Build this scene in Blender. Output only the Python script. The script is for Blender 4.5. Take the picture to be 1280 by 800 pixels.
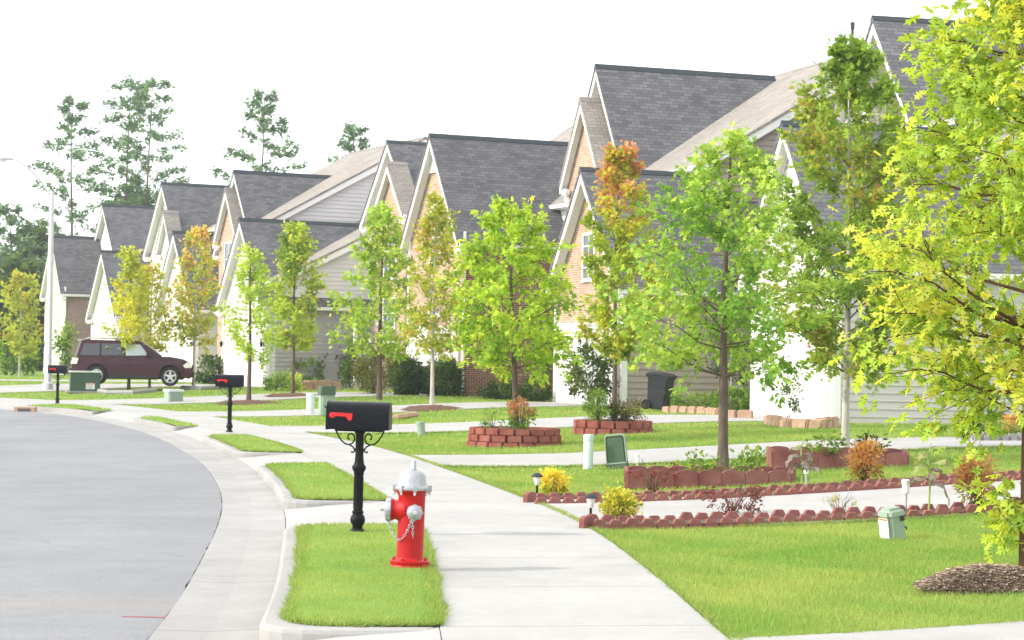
import bpy, bmesh, math, random
import numpy as np
from mathutils import Vector, Matrix, noise
random.seed(7); RNG = np.random.default_rng(11)
for o in list(bpy.data.objects): bpy.data.objects.remove(o)
S = bpy.context.scene; COL = S.collection
R = math.radians; PI = math.pi

# ------------------------------------------------------------------ camera
FPX = 2600.0; EYE = 1.75; ROLL = R(1.0)
cd = bpy.data.cameras.new('camera'); cam = bpy.data.objects.new('camera', cd); COL.objects.link(cam)
cd.sensor_width = 36; cd.lens = FPX*36/1280; cd.clip_end = 5000; cd.clip_start = .1
PITCH = math.atan(50/FPX)
cam.matrix_world = Matrix.Translation((0, 0, EYE)) @ Matrix.Rotation(R(90)+PITCH, 4, 'X') @ Matrix.Rotation(ROLL, 4, 'Z')
cd.dof.use_dof = True; cd.dof.focus_distance = 19; cd.dof.aperture_fstop = 9
S.camera = cam
# ------------------------------------------------------------------ sky, sun, exposure
SUN_EL, SUN_AZ = R(33), R(-105)          # azimuth measured from +Y towards +X: low sun on the left
w = bpy.data.worlds.new('World'); S.world = w; w.use_nodes = True
nt = w.node_tree; nt.nodes.clear()
sky = nt.nodes.new('ShaderNodeTexSky'); sky.sky_type = 'NISHITA'; sky.sun_disc = False
sky.sun_elevation = SUN_EL; sky.sun_rotation = SUN_AZ; sky.dust_density = 1.5; sky.air_density = 1; sky.ozone_density = 1
hs = nt.nodes.new('ShaderNodeHueSaturation'); hs.inputs['Saturation'].default_value = .22; hs.inputs['Value'].default_value = 1.35
bg = nt.nodes.new('ShaderNodeBackground'); bg.inputs['Strength'].default_value = .15
wo = nt.nodes.new('ShaderNodeOutputWorld')
hz = nt.nodes.new('ShaderNodeMix'); hz.data_type = 'RGBA'; hz.inputs[0].default_value = .6; hz.inputs[7].default_value = (6.2, 6.3, 6.5, 1)   # milky summer haze over the blue
nt.links.new(sky.outputs[0], hs.inputs['Color']); nt.links.new(hs.outputs[0], hz.inputs[6]); nt.links.new(hz.outputs[2], bg.inputs['Color']); nt.links.new(bg.outputs[0], wo.inputs[0])
sl = bpy.data.lights.new('sun', 'SUN'); so = bpy.data.objects.new('sun', sl); COL.objects.link(so)
sl.energy = 1.75; sl.angle = R(2.5); sl.color = (1, .93, .82)
sd = Vector((math.sin(SUN_AZ)*math.cos(SUN_EL), math.cos(SUN_AZ)*math.cos(SUN_EL), math.sin(SUN_EL)))
so.rotation_euler = sd.to_track_quat('Z', 'Y').to_euler(); so.location = (-20, 0, 30)
S.view_settings.view_transform = 'Standard'; S.view_settings.look = 'None'; S.view_settings.gamma = 1
S.view_settings.exposure = 1.2

# ------------------------------------------------------------------ materials
MATS = {}
def mat(name, col, rough=.7, metal=0, spec=.3, var=0, vscale=3, bump=0, bscale=40, col2=None, trans=0, attr=False, coat=0, stretch=None, dist_=.01):
    if name in MATS: return MATS[name]
    m = bpy.data.materials.new(name); m.use_nodes = True; MATS[name] = m
    t = m.node_tree; b = t.nodes['Principled BSDF']; L = t.links.new; N = t.nodes.new
    b.inputs['Roughness'].default_value = rough; b.inputs['Metallic'].default_value = metal
    b.inputs['Specular IOR Level'].default_value = spec; b.inputs['Coat Weight'].default_value = coat
    b.inputs['Base Color'].default_value = (*col, 1)
    src = None
    tc = N('ShaderNodeTexCoord'); vec = tc.outputs['Object']
    if stretch:
        mp = N('ShaderNodeMapping'); mp.inputs['Scale'].default_value = stretch; L(vec, mp.inputs[0]); vec = mp.outputs[0]
    if attr:
        a = N('ShaderNodeAttribute'); a.attribute_name = 'col'; src = a.outputs['Color']
    if var:
        n = N('ShaderNodeTexNoise'); n.inputs['Scale'].default_value = vscale; n.inputs['Detail'].default_value = 6; n.inputs['Roughness'].default_value = .65; L(vec, n.inputs['Vector'])
        mx = N('ShaderNodeMix'); mx.data_type = 'RGBA'
        mr = N('ShaderNodeMapRange'); mr.inputs[1].default_value = .3; mr.inputs[2].default_value = .7; L(n.outputs[0], mr.inputs[0]); L(mr.outputs[0], mx.inputs[0])
        c2 = col2 if col2 else tuple(min(1, c*(1+var)) for c in col); c1 = tuple(c*(1-var) for c in col) if not col2 else col
        mx.inputs[6].default_value = (*c1, 1); mx.inputs[7].default_value = (*c2, 1)
        src = mx.outputs[2]
    if src: L(src, b.inputs['Base Color'])
    if bump:
        n2 = N('ShaderNodeTexNoise'); n2.inputs['Scale'].default_value = bscale; n2.inputs['Detail'].default_value = 5; L(vec, n2.inputs['Vector'])
        bp = N('ShaderNodeBump'); bp.inputs['Strength'].default_value = bump; bp.inputs['Distance'].default_value = dist_
        L(n2.outputs[0], bp.inputs['Height']); L(bp.outputs[0], b.inputs['Normal'])
    if trans:
        out = t.nodes['Material Output']; tl = N('ShaderNodeBsdfTranslucent'); ms = N('ShaderNodeMixShader'); ms.inputs[0].default_value = trans
        if src:
            g = N('ShaderNodeMix'); g.data_type = 'RGBA'; g.blend_type = 'MULTIPLY'; g.inputs[0].default_value = 1; L(src, g.inputs[6]); g.inputs[7].default_value = (1.7, 1.5, .75, 1); L(g.outputs[2], tl.inputs[0])
        else: tl.inputs[0].default_value = (*col, 1)
        L(b.outputs[0], ms.inputs[1]); L(tl.outputs[0], ms.inputs[2]); L(ms.outputs[0], out.inputs[0])
    return m

def mat_uv_brick(name, c1, c2, mortar, bw, bh, msize, rough=.85, bump=.4, offset=.5, noise_amt=.25, nsc=1.5, bias=0, spec=.2):
    if name in MATS: return MATS[name]
    m = bpy.data.materials.new(name); m.use_nodes = True; MATS[name] = m
    t = m.node_tree; b = t.nodes['Principled BSDF']; L = t.links.new; N = t.nodes.new
    uv = N('ShaderNodeUVMap'); uv.uv_map = 'UVMap'
    br = N('ShaderNodeTexBrick'); br.inputs['Color1'].default_value = (*c1, 1); br.inputs['Color2'].default_value = (*c2, 1); br.inputs['Mortar'].default_value = (*mortar, 1)
    br.inputs['Scale'].default_value = 1; br.inputs['Brick Width'].default_value = bw; br.inputs['Row Height'].default_value = bh
    br.inputs['Mortar Size'].default_value = msize; br.inputs['Mortar Smooth'].default_value = .1; br.inputs['Bias'].default_value = bias; br.offset = offset
    L(uv.outputs[0], br.inputs['Vector'])
    n = N('ShaderNodeTexNoise'); n.inputs['Scale'].default_value = nsc; n.inputs['Detail'].default_value = 5; tc = N('ShaderNodeTexCoord'); L(tc.outputs['Object'], n.inputs['Vector'])
    mr = N('ShaderNodeMapRange'); mr.inputs[1].default_value = .3; mr.inputs[2].default_value = .7; mr.inputs[3].default_value = 1-noise_amt; mr.inputs[4].default_value = 1+noise_amt; L(n.outputs[0], mr.inputs[0])
    mx = N('ShaderNodeVectorMath'); mx.operation = 'SCALE'; L(br.outputs['Color'], mx.inputs[0]); L(mr.outputs[0], mx.inputs['Scale'])
    L(mx.outputs[0], b.inputs['Base Color'])
    b.inputs['Roughness'].default_value = rough; b.inputs['Specular IOR Level'].default_value = spec
    bp = N('ShaderNodeBump'); bp.invert = True; bp.inputs['Strength'].default_value = bump; bp.inputs['Distance'].default_value = .01
    L(br.outputs['Fac'], bp.inputs['Height']); L(bp.outputs[0], b.inputs['Normal'])
    return m

M = dict(
 asphalt=mat('pale asphalt', (.22,.23,.248), .92, bump=.5, bscale=90, spec=.15),
 concrete=mat('pale concrete', (.40,.388,.365), .9, var=.08, vscale=1.1, bump=.25, bscale=160, spec=.2),
 gutter=mat('gutter concrete', (.36,.35,.335), .9, var=.13, vscale=.8, bump=.25, bscale=130, spec=.2),
 dark=mat('dark joint gap', (.10,.09,.085), 1),  # dark base colour under slab joints and in the drain mouth
 turf=mat('turf soil', (.12,.22,.04), 1, var=.3, vscale=.7, spec=.05, col2=(.20,.28,.06)),
 blade=mat('grass blade', (.12,.25,.03), .7, attr=True, trans=.35, spec=.15),
 leaf=mat('leaf', (.12,.2,.03), .6, attr=True, trans=.52, spec=.15),
 needle=mat('pine needles', (.05,.085,.05), .8, attr=True, trans=.15, spec=.1),
 bark=mat('grey brown bark', (.115,.085,.068), .95, var=.35, vscale=14, bump=.8, bscale=30, stretch=(1,1,.25), dist_=.02),
 bark_pale=mat('pale smooth bark', (.42,.39,.35), .9, var=.2, vscale=9, bump=.4, bscale=30, stretch=(1,1,.3)),
 bark_red=mat('reddish twig bark', (.12,.06,.04), .9, var=.25, vscale=12),
 mulch=mat('brown mulch', (.13,.075,.05), 1, var=.5, vscale=25, bump=1, bscale=60, dist_=.03),
 strawm=mat('weathered straw mulch', (.30,.24,.19), 1, attr=True, spec=.1),
 white=mat('white trim paint', (.80,.79,.76), .55, var=.02, vscale=2),
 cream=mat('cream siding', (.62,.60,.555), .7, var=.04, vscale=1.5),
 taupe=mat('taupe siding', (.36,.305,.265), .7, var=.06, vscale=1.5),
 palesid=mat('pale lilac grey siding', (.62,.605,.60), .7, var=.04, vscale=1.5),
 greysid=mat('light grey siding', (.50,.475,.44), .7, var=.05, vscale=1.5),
 glass=mat('window glass', (.10,.13,.15), .08, spec=.8),
 black=mat('black painted metal', (.003,.004,.007), .36, spec=.16),
 blackp=mat('black cast iron', (.005,.006,.007), .55, spec=.15, bump=.2, bscale=60),
 redflag=mat('red flag plastic', (.62,.02,.02), .4),
 hred=mat('glossy red hydrant paint', (.40,.004,.005), .36, var=.12, vscale=8, coat=.1, spec=.3, bump=.06, bscale=45),
 hwhite=mat('silver white hydrant paint', (.36,.37,.39), .42, var=.14, vscale=10, metal=.35, bump=.1, bscale=40),
 steel=mat('galvanised steel', (.55,.56,.56), .4, metal=.7, var=.1, vscale=6),
 scallop=mat('red concrete edging', (.19,.062,.055), .95, var=.3, vscale=3, bump=.6, bscale=70, col2=(.31,.145,.125), spec=.1),
 redblock=mat('red retaining block', (.20,.052,.042), .95, var=.35, vscale=4, bump=.7, bscale=50, col2=(.33,.13,.10), spec=.1),
 stone=mat('tan edging stone', (.36,.22,.14), .95, var=.3, vscale=3, bump=.8, bscale=30, col2=(.48,.34,.25), spec=.1),
 pgreen=mat('pale green utility plastic', (.27,.345,.275), .5, var=.06, vscale=4),
 mgreen=mat('dark green utility plastic', (.06,.10,.06), .5, var=.15, vscale=4),
 tgreen=mat('dark green transformer paint', (.045,.085,.055), .5, var=.1, vscale=2),
 wplastic=mat('whitish weathered plastic', (.62,.66,.60), .5, var=.08, vscale=6),
 sticker=mat('white label sticker', (.75,.75,.76), .5),
 stickerink=mat('grey label ink', (.2,.2,.24), .6),
 orange=mat('orange label ink', (.6,.15,.04), .6),
 bin=mat('dark grey bin plastic', (.022,.024,.028), .45, var=.15, vscale=4),
 carpaint=mat('dark maroon car paint', (.038,.004,.010), .3, coat=.2, spec=.25),
 carglass=mat('tinted car glass', (.015,.02,.03), .06, spec=.9),
 carglass_reflect=mat('painted reflection car glass', (.35,.42,.44), .08, spec=.9),  # sky reflection put into the glass colour as a pale tone
 rubber=mat('tyre rubber', (.018,.018,.018), .85),
 alloy=mat('alloy wheel', (.62,.62,.62), .3, metal=.6),
 lens=mat('clear lamp lens', (.75,.72,.68), .15, spec=.7),
 redlens=mat('red lamp lens', (.35,.02,.02), .2),
 plastic_dark=mat('dark trim plastic', (.03,.03,.033), .6),
 strawbase=mat('matted straw', (.26,.19,.15), 1, var=.4, vscale=20, bump=1, bscale=60, dist_=.02),
 pipe=mat('dark vent pipe', (.03,.04,.045), .6),
 soil=mat('bed soil', (.10,.075,.055), 1, var=.5, vscale=20, bump=1, bscale=50),
 terracotta=mat('orange terracotta', (.55,.19,.07), .8),
 paintred=mat('red survey paint', (.33,.14,.14), .95),
 bluegrey=mat('blue grey siding', (.16,.19,.24), .8),
)
M['slate'] = mat_uv_brick('slate grey shingles', (.094,.095,.102), (.158,.158,.165), (.07,.07,.074), .33, .145, .012, nsc=.8, noise_amt=.12)
M['tan'] = mat_uv_brick('pale tan shingles', (.245,.222,.198), (.31,.285,.255), (.17,.155,.14), .33, .145, .012, nsc=.8, noise_amt=.12)  # lighter tan shingles for main, lower and inner-gable roofs
M['brick'] = mat_uv_brick('shade-toned red brick', (.13,.035,.024), (.24,.09,.06), (.34,.28,.25), .215, .075, .011, noise_amt=.15)  # side-wall brick, colour darkened to carry the shade of the unlit side
M['brick_lit'] = mat_uv_brick('sun-toned tan brick', (.33,.17,.105), (.46,.29,.19), (.50,.44,.37), .215, .075, .011, noise_amt=.12)  # lit copy of the brick: sun on the fronts put into the colour
M['brick_beige_lit'] = mat_uv_brick('beige brick', (.50,.38,.30), (.60,.48,.39), (.62,.57,.52), .215, .075, .011, noise_amt=.12)  # farthest house front, sunlight put into the brick colour
M['brick_beige_shade'] = mat_uv_brick('shade-toned beige brick', (.22,.13,.10), (.33,.21,.17), (.40,.36,.33), .215, .075, .011, noise_amt=.12)  # side of that same house, shade put into the brick colour

def asphalt_nodes(m):
    t = m.node_tree; b = t.nodes['Principled BSDF']; L = t.links.new; N = t.nodes.new; tc = N('ShaderNodeTexCoord')
    def noise_(sc, det, st, lo, hi, a, b_):
        mp = N('ShaderNodeMapping'); mp.inputs['Scale'].default_value = st; L(tc.outputs['Object'], mp.inputs[0]); n = N('ShaderNodeTexNoise'); n.inputs['Scale'].default_value = sc; n.inputs['Detail'].default_value = det; n.inputs['Roughness'].default_value = .7; L(mp.outputs[0], n.inputs['Vector'])
        r = N('ShaderNodeMapRange'); r.inputs[1].default_value = lo; r.inputs[2].default_value = hi; r.inputs[3].default_value = a; r.inputs[4].default_value = b_; L(n.outputs[0], r.inputs[0]); return r.outputs[0]
    f1 = noise_(.35, 6, (1,.5,1), .35, .65, .90, 1.08); f2 = noise_(60, 3, (1,.35,1), .3, .7, .86, 1.12); f3 = noise_(2.2, 8, (.3,1,1), .40, .62, .95, 1.04)
    m1 = N('ShaderNodeMath'); m1.operation = 'MULTIPLY'; L(f1, m1.inputs[0]); L(f2, m1.inputs[1]); m2 = N('ShaderNodeMath'); m2.operation = 'MULTIPLY'; L(m1.outputs[0], m2.inputs[0]); L(f3, m2.inputs[1])
    # hairline cracks
    v = N('ShaderNodeTexVoronoi'); v.feature = 'DISTANCE_TO_EDGE'; v.inputs['Scale'].default_value = .16; w_ = N('ShaderNodeTexNoise'); w_.inputs['Scale'].default_value = 1.3; w_.inputs['Detail'].default_value = 5
    L(tc.outputs['Object'], w_.inputs['Vector']); ad = N('ShaderNodeVectorMath'); ad.operation = 'MULTIPLY_ADD'; L(w_.outputs['Color'], ad.inputs[0]); ad.inputs[1].default_value = (1.6,1.6,0); L(tc.outputs['Object'], ad.inputs[2]); L(ad.outputs[0], v.inputs['Vector'])
    cr = N('ShaderNodeMapRange'); cr.inputs[1].default_value = 0; cr.inputs[2].default_value = .0035; cr.inputs[3].default_value = .86; cr.inputs[4].default_value = 1; L(v.outputs['Distance'], cr.inputs[0])
    m3 = N('ShaderNodeMath'); m3.operation = 'MULTIPLY'; L(m2.outputs[0], m3.inputs[0]); L(cr.outputs[0], m3.inputs[1])
    # a dusty tan band washed across the lane
    sx = N('ShaderNodeSeparateXYZ'); L(tc.outputs['Object'], sx.inputs[0]); g1 = N('ShaderNodeMath'); g1.operation = 'SUBTRACT'; L(sx.outputs['Y'], g1.inputs[0]); g1.inputs[1].default_value = 15.6
    g2 = N('ShaderNodeMath'); g2.operation = 'ABSOLUTE'; L(g1.outputs[0], g2.inputs[0]); g3 = N('ShaderNodeMapRange'); g3.inputs[1].default_value = .2; g3.inputs[2].default_value = .7; g3.inputs[3].default_value = .55; g3.inputs[4].default_value = 0; L(g2.outputs[0], g3.inputs[0])
    mx = N('ShaderNodeMix'); mx.data_type = 'RGBA'; mx.inputs[6].default_value = (.228,.232,.240,1); mx.inputs[7].default_value = (.27,.245,.235,1); L(g3.outputs[0], mx.inputs[0])
    sc = N('ShaderNodeVectorMath'); sc.operation = 'SCALE'; L(mx.outputs[2], sc.inputs[0]); L(m3.outputs[0], sc.inputs['Scale']); L(sc.outputs[0], b.inputs['Base Color'])
asphalt_nodes(M['asphalt'])
def stain_nodes(m, base, lo=.90, hi=1.05):
    t = m.node_tree; b = t.nodes['Principled BSDF']; L = t.links.new; N = t.nodes.new; tc = N('ShaderNodeTexCoord'); prev = None
    for sc, st, a, c, d, e in ((.5,(1,1,1),.35,.65,lo,hi),(3,(1,.5,1),.35,.65,.95,1.03),(45,(1,1,1),.3,.7,.92,1.06),(1.1,(.6,2.2,1),.56,.72,1,.90)):
        mp = N('ShaderNodeMapping'); mp.inputs['Scale'].default_value = st; L(tc.outputs['Object'], mp.inputs[0]); n = N('ShaderNodeTexNoise'); n.inputs['Scale'].default_value = sc; n.inputs['Detail'].default_value = 7; n.inputs['Roughness'].default_value = .65; L(mp.outputs[0], n.inputs['Vector'])
        r = N('ShaderNodeMapRange'); r.inputs[1].default_value = a; r.inputs[2].default_value = c; r.inputs[3].default_value = d; r.inputs[4].default_value = e; L(n.outputs[0], r.inputs[0])
        if prev is None: prev = r.outputs[0]
        else: q = N('ShaderNodeMath'); q.operation = 'MULTIPLY'; L(prev, q.inputs[0]); L(r.outputs[0], q.inputs[1]); prev = q.outputs[0]
    s_ = N('ShaderNodeVectorMath'); s_.operation = 'SCALE'; s_.inputs[0].default_value = base; L(prev, s_.inputs['Scale']); L(s_.outputs[0], b.inputs['Base Color'])
stain_nodes(M['concrete'], (.375,.368,.352)); stain_nodes(M['gutter'], (.33,.322,.308), .84, 1.06)

# ------------------------------------------------------------------ object helpers
def tag(o, label=None, cat=None, group=None, kind=None):
    if label: o['label'] = label
    if cat: o['category'] = cat
    if group: o['group'] = group
    if kind: o['kind'] = kind
    return o
def empty(name, loc=(0,0,0), rz=0, label=None, cat=None, group=None):
    o = bpy.data.objects.new(name, None); COL.objects.link(o); o.location = loc; o.rotation_euler = (0,0,rz); o.empty_display_size = .3
    return tag(o, label, cat, group)
def copy_tree(o, parent=None):
    c = o.copy(); COL.objects.link(c)
    if parent: c.parent = parent; c.matrix_parent_inverse = Matrix()
    for ch in list(o.children): copy_tree(ch, c)
    return c
def autouv(me):
    n = len(me.vertices); co = np.empty(n*3); me.vertices.foreach_get('co', co); co = co.reshape(-1,3)
    uvl = me.uv_layers.new(name='UVMap')
    nl = len(me.loops); uv = np.zeros((nl,2))
    for p in me.polygons:
        nn = p.normal; tx, ty = -nn.y, nn.x; l = math.hypot(tx, ty)
        if l < .05: T = np.array((1,0,0)); B = np.array((0,1,0))
        else:
            if (tx/l + .3*ty/l) < 0: l = -l
            T = np.array((tx/l, ty/l, 0)); B = np.cross(np.array(nn), T); B = B*(1 if B[2] > 0 else -1)
        for li in p.loop_indices:
            c = co[me.loops[li].vertex_index]; uv[li] = (c@T, c@B)
    uvl.data.foreach_set('uv', uv.ravel())
class MB:
    def __init__(s): s.v = []; s.f = []; s.mi = []
    def add(s, vs, fs, mi=0):
        b = len(s.v); s.v += [tuple(v) for v in vs]; s.f += [tuple(b+i for i in f) for f in fs]; s.mi += [mi]*len(fs); return s
    def box(s, x0,x1,y0,y1,z0,z1, mi=0, M4=None, bev=0):
        if bev:
            bm = bmesh.new(); bmesh.ops.create_cube(bm, size=1)
            for v in bm.verts: v.co = Vector(((x0+x1)/2+v.co.x*(x1-x0), (y0+y1)/2+v.co.y*(y1-y0), (z0+z1)/2+v.co.z*(z1-z0)))
            bmesh.ops.bevel(bm, geom=bm.edges[:], offset=bev, segments=2, affect='EDGES')
            return s.bm(bm, mi, M4)
        vs = [(x,y,z) for z in (z0,z1) for y in (y0,y1) for x in (x0,x1)]
        if M4: vs = [M4 @ Vector(v) for v in vs]
        return s.add(vs, [(0,2,3,1),(4,5,7,6),(0,1,5,4),(2,6,7,3),(0,4,6,2),(1,3,7,5)], mi)
    def bm(s, bm, mi=0, M4=None):
        bm.verts.index_update(); vs = [v.co.copy() for v in bm.verts]
        if M4: vs = [M4 @ v for v in vs]
        s.add(vs, [[v.index for v in f.verts] for f in bm.faces], mi); bm.free(); return s
    def tube(s, pts, rad, n=8, mi=0, caps=True):
        pts = [Vector(p) for p in pts]; m = len(pts)
        if not hasattr(rad, '__len__'): rad = [rad]*m
        vs = []; up = Vector((0,0,1)); prev = None
        for i, p in enumerate(pts):
            d = (pts[min(i+1,m-1)]-pts[max(i-1,0)])
            if d.length < 1e-7: d = Vector((0,0,1))
            d.normalize()
            if prev is None:
                a = d.cross(up) if abs(d.z) < .95 else d.cross(Vector((0,1,0)))
            else: a = prev - d*prev.dot(d)
            if a.length < 1e-6: a = d.orthogonal()
            a.normalize(); prev = a; b = d.cross(a)
            for k in range(n):
                t = 2*PI*k/n; vs.append(p+(a*math.cos(t)+b*math.sin(t))*rad[i])
        fs = [(i*n+k, i*n+(k+1)%n, (i+1)*n+(k+1)%n, (i+1)*n+k) for i in range(m-1) for k in range(n)]
        if caps: fs += [tuple(range(n-1,-1,-1)), tuple((m-1)*n+k for k in range(n))]
        return s.add(vs, fs, mi)
    def lathe(s, prof, n=24, mi=0, M4=None, ring=False):
        vs = []; m = len(prof)
        for r, z in prof:
            for k in range(n): t = 2*PI*k/n; vs.append(Vector((r*math.cos(t), r*math.sin(t), z)))
        if M4: vs = [M4 @ v for v in vs]
        fs = [(i*n+k, i*n+(k+1)%n, (i+1)*n+(k+1)%n, (i+1)*n+k) for i in range(m-1) for k in range(n)]
        fs += [((m-1)*n+k, (m-1)*n+(k+1)%n, (k+1)%n, k) for k in range(n)] if ring else [tuple(range(n-1,-1,-1)), tuple((m-1)*n+k for k in range(n))]
        return s.add(vs, fs, mi)
    def prism(s, poly, y0, y1, mi=0, M4=None):           # polygon in x,z pushed along y
        n = len(poly); vs = [Vector((x,y0,z)) for x,z in poly]+[Vector((x,y1,z)) for x,z in poly]
        if M4: vs = [M4 @ v for v in vs]
        return s.add(vs, [tuple(range(n)), tuple(range(2*n-1,n-1,-1))]+[(i,n+i,n+(i+1)%n,(i+1)%n) for i in range(n)], mi)
    def build(s, name, m, parent=None, smooth=False, uv=False, loc=None, bev=0, mats=None, fix=True):
        me = bpy.data.meshes.new(name); me.from_pydata(s.v, [], s.f)
        for mm in (mats or [m]): me.materials.append(mm)
        if mats: me.polygons.foreach_set('material_index', s.mi)
        if fix:
            b = bmesh.new(); b.from_mesh(me); bmesh.ops.recalc_face_normals(b, faces=b.faces); b.to_mesh(me); b.free()
        if smooth:
            me.polygons.foreach_set('use_smooth', [True]*len(me.polygons))
            try: me.set_sharp_from_angle(angle=R(40))
            except Exception: pass
        me.update()
        if uv: autouv(me)
        o = bpy.data.objects.new(name, me); COL.objects.link(o)
        if parent: o.parent = parent
        if loc: o.location = loc
        if bev:
            md = o.modifiers.new('bevel', 'BEVEL'); md.width = bev; md.segments = 2; md.limit_method = 'ANGLE'
        return o
def npmesh(name, V, Fc, m, col=None, parent=None, loc=None, smooth=False):
    """V (n,3), Fc (m,k) int faces of equal size, col (n,3) per vertex"""
    me = bpy.data.meshes.new(name); n = len(V); k = Fc.shape[1]; q = len(Fc)
    me.vertices.add(n); me.vertices.foreach_set('co', V.astype(np.float32).ravel())
    me.loops.add(q*k); me.loops.foreach_set('vertex_index', Fc.astype(np.int32).ravel())
    me.polygons.add(q); me.polygons.foreach_set('loop_start', np.arange(0, q*k, k, dtype=np.int32))
    me.polygons.foreach_set('loop_total', np.full(q, k, dtype=np.int32))
    if smooth: me.polygons.foreach_set('use_smooth', np.ones(q, dtype=bool))
    me.update(calc_edges=True)
    if col is not None:
        a = me.color_attributes.new('col', 'FLOAT_COLOR', 'POINT'); c4 = np.ones((n,4), np.float32); c4[:,:3] = col; a.data.foreach_set('color', c4.ravel())
    me.materials.append(m); o = bpy.data.objects.new(name, me); COL.objects.link(o)
    if parent: o.parent = parent
    if loc is not None: o.location = loc
    return o

# ------------------------------------------------------------------ the measured survey: photo direction + ground -> place
def unroll(px, py):
    dx = px-640; dy = py-400; c, s_ = math.cos(ROLL), math.sin(ROLL)
    return dx*c+dy*s_, -dx*s_+dy*c-50
def at(px, Y, z=None, py=None):
    x, y = unroll(px, py if py is not None else 500)
    return Vector((x/FPX*Y, Y, EYE-y/FPX*Y if z is None else z))
def fit(fr, v, px, py):
    ox, oy, oz, a, b = fr; x, y = unroll(px, py); k = x/FPX
    u = (ox+v*b-k*(oy+v*a))/(a+k*b); Y = oy+v*a+u*b
    return u, EYE-y/FPX*Y-oz

# ------------------------------------------------------------------ ground plan: curves
def catmull(P, n=12):
    P = [np.array(p, float) for p in P]; P = [2*P[0]-P[1]]+P+[2*P[-1]-P[-2]]; out = []
    for i in range(1, len(P)-2):
        for k in range(n):
            t = k/n; a,b,c,d = P[i-1:i+3]
            out.append(.5*((2*b)+(c-a)*t+(2*a-5*b+4*c-d)*t*t+(3*b-a-3*c+d)*t**3))
    out.append(P[-2]); return np.array(out)
CR = catmull([(2.1,2),(1.9,6),(1.62,10),(1.4,13.4),(1.18,17.5),(.84,21.9),(.17,26.5),(-1.29,34.5),(-2.5,40.3),(-4.1,46),(-5.7,51),(-9,60.5),(-10.8,65),(-13.6,71),(-17.5,76.5),(-24,81),(-34,84),(-55,87),(-90,90)])
CA = catmull([(-2.1,2),(-2.15,6),(-2.2,10),(-2.36,13.6),(-2.67,17.6),(-3.44,24.9),(-4.4,31.1),(-5.87,38.4),(-8.8,49.8),(-12.6,60.5),(-15.4,65.4),(-19.5,69.3),(-26,72.6),(-36,75),(-58,78),(-90,80)])
def offset(C, d):
    T = np.gradient(C, axis=0); T /= np.linalg.norm(T, axis=1)[:,None]; Nn = np.stack([T[:,1], -T[:,0]], 1); return C+Nn*d
def arclen(C): return np.concatenate([[0], np.cumsum(np.linalg.norm(np.diff(C, axis=0), axis=1))])
def resample(C, s):
    L = arclen(C); return np.stack([np.interp(s, L, C[:,0]), np.interp(s, L, C[:,1])], 1)
def sdist(P, C):                                          # signed distance, + on the right
    P = np.asarray(P, float).reshape(-1,2); best = np.full(len(P), 1e9); sg = np.zeros(len(P))
    for i in range(len(C)-1):
        a = C[i]; e = C[i+1]-a; L2 = e@e+1e-12
        t = np.clip(((P-a)@e)/L2, 0, 1); q = P-(a+t[:,None]*e); d = np.hypot(q[:,0], q[:,1])
        cr = e[1]*q[:,0]-e[0]*q[:,1]; mk = d < best-1e-9; best[mk] = d[mk]; sg[mk] = np.sign(cr[mk])
    return best*sg
WALK = 1.82
CL = offset(CR, -WALK)
def hgt(x, y):
    sc = np.ndim(x) == 0; P = np.stack([np.atleast_1d(x), np.atleast_1d(y)], 1)
    d = sdist(P, CRc); t = np.clip(d/11, 0, 1); h = .40*t*t*(3-2*t)
    return float(h[0]) if sc else h
CRc = CR[::3]
def X_at(C, Y): return float(np.interp(Y, C[:,1], C[:,0]))

# driveways right of the pavement: (near edge polyline, far edge polyline)
D = [
 ([(1.75,8.6),(6,9.6),(14,11.6)], [(1.42,13.25),(4,14.3),(7,15.2),(14,17.0)]),
 ([(.83,22.1),(3,22.35),(6.5,23.35),(12,25.0)], [(.22,26.15),(2.5,26.5),(6.5,27.9),(12,29.8)]),
 ([(-1.25,34.0),(1,33.9),(4,34.5),(8.5,36.1),(14,38)], [(-2.0,37.6),(1,37.9),(4,38.8),(8.5,40.4),(14,42.3)]),
 ([(-4.7,47.6),(-1,47.7),(3,48.6),(7.75,50.1)], [(-5.9,51.9),(-1,52.4),(2.5,53.6),(6.5,54.6)]),
 ([(-8.5,59.0),(-4,59.8),(0,61.3),(3.4,62.9)], [(-10.2,63.4),(-5,64.5),(-1,66.2),(1.8,67.6)]),
 ([(-13.6,71.0),(-8,73.2),(-1.7,76.3)], [(-16.8,75.6),(-10,78),(-3.9,80.8)]),
 ([(-24,81.2),(-18,83.9),(-10.3,89.8)], [(-31,83.5),(-21,88),(-12.8,94.6)]),
 ([(-40,85.4),(-26,92),(-14.5,100.5)], [(-44,86),(-28,96),(-17,105.5)]),
]
def pl(P, s):
    P = np.array(P, float); L = arclen(P); L /= L[-1]; return np.stack([np.interp(s, L, P[:,0]), np.interp(s, L, P[:,1])], 1)
def inpoly(P, poly):
    P = np.asarray(P); x, y = P[:,0], P[:,1]; ins = np.zeros(len(P), bool); n = len(poly)
    for i in range(n):
        x0,y0 = poly[i]; x1,y1 = poly[(i+1)%n]
        if y0 == y1: continue
        c = ((y0 > y) != (y1 > y)) & (x < (x1-x0)*(y-y0)/(y1-y0)+x0); ins ^= c
    return ins
DPOLY = [list(n)+list(reversed(f)) for n, f in D]
def on_drive(P, grow=0):
    m = np.zeros(len(P), bool)
    for q in DPOLY: m |= inpoly(P, q)
    return m

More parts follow.
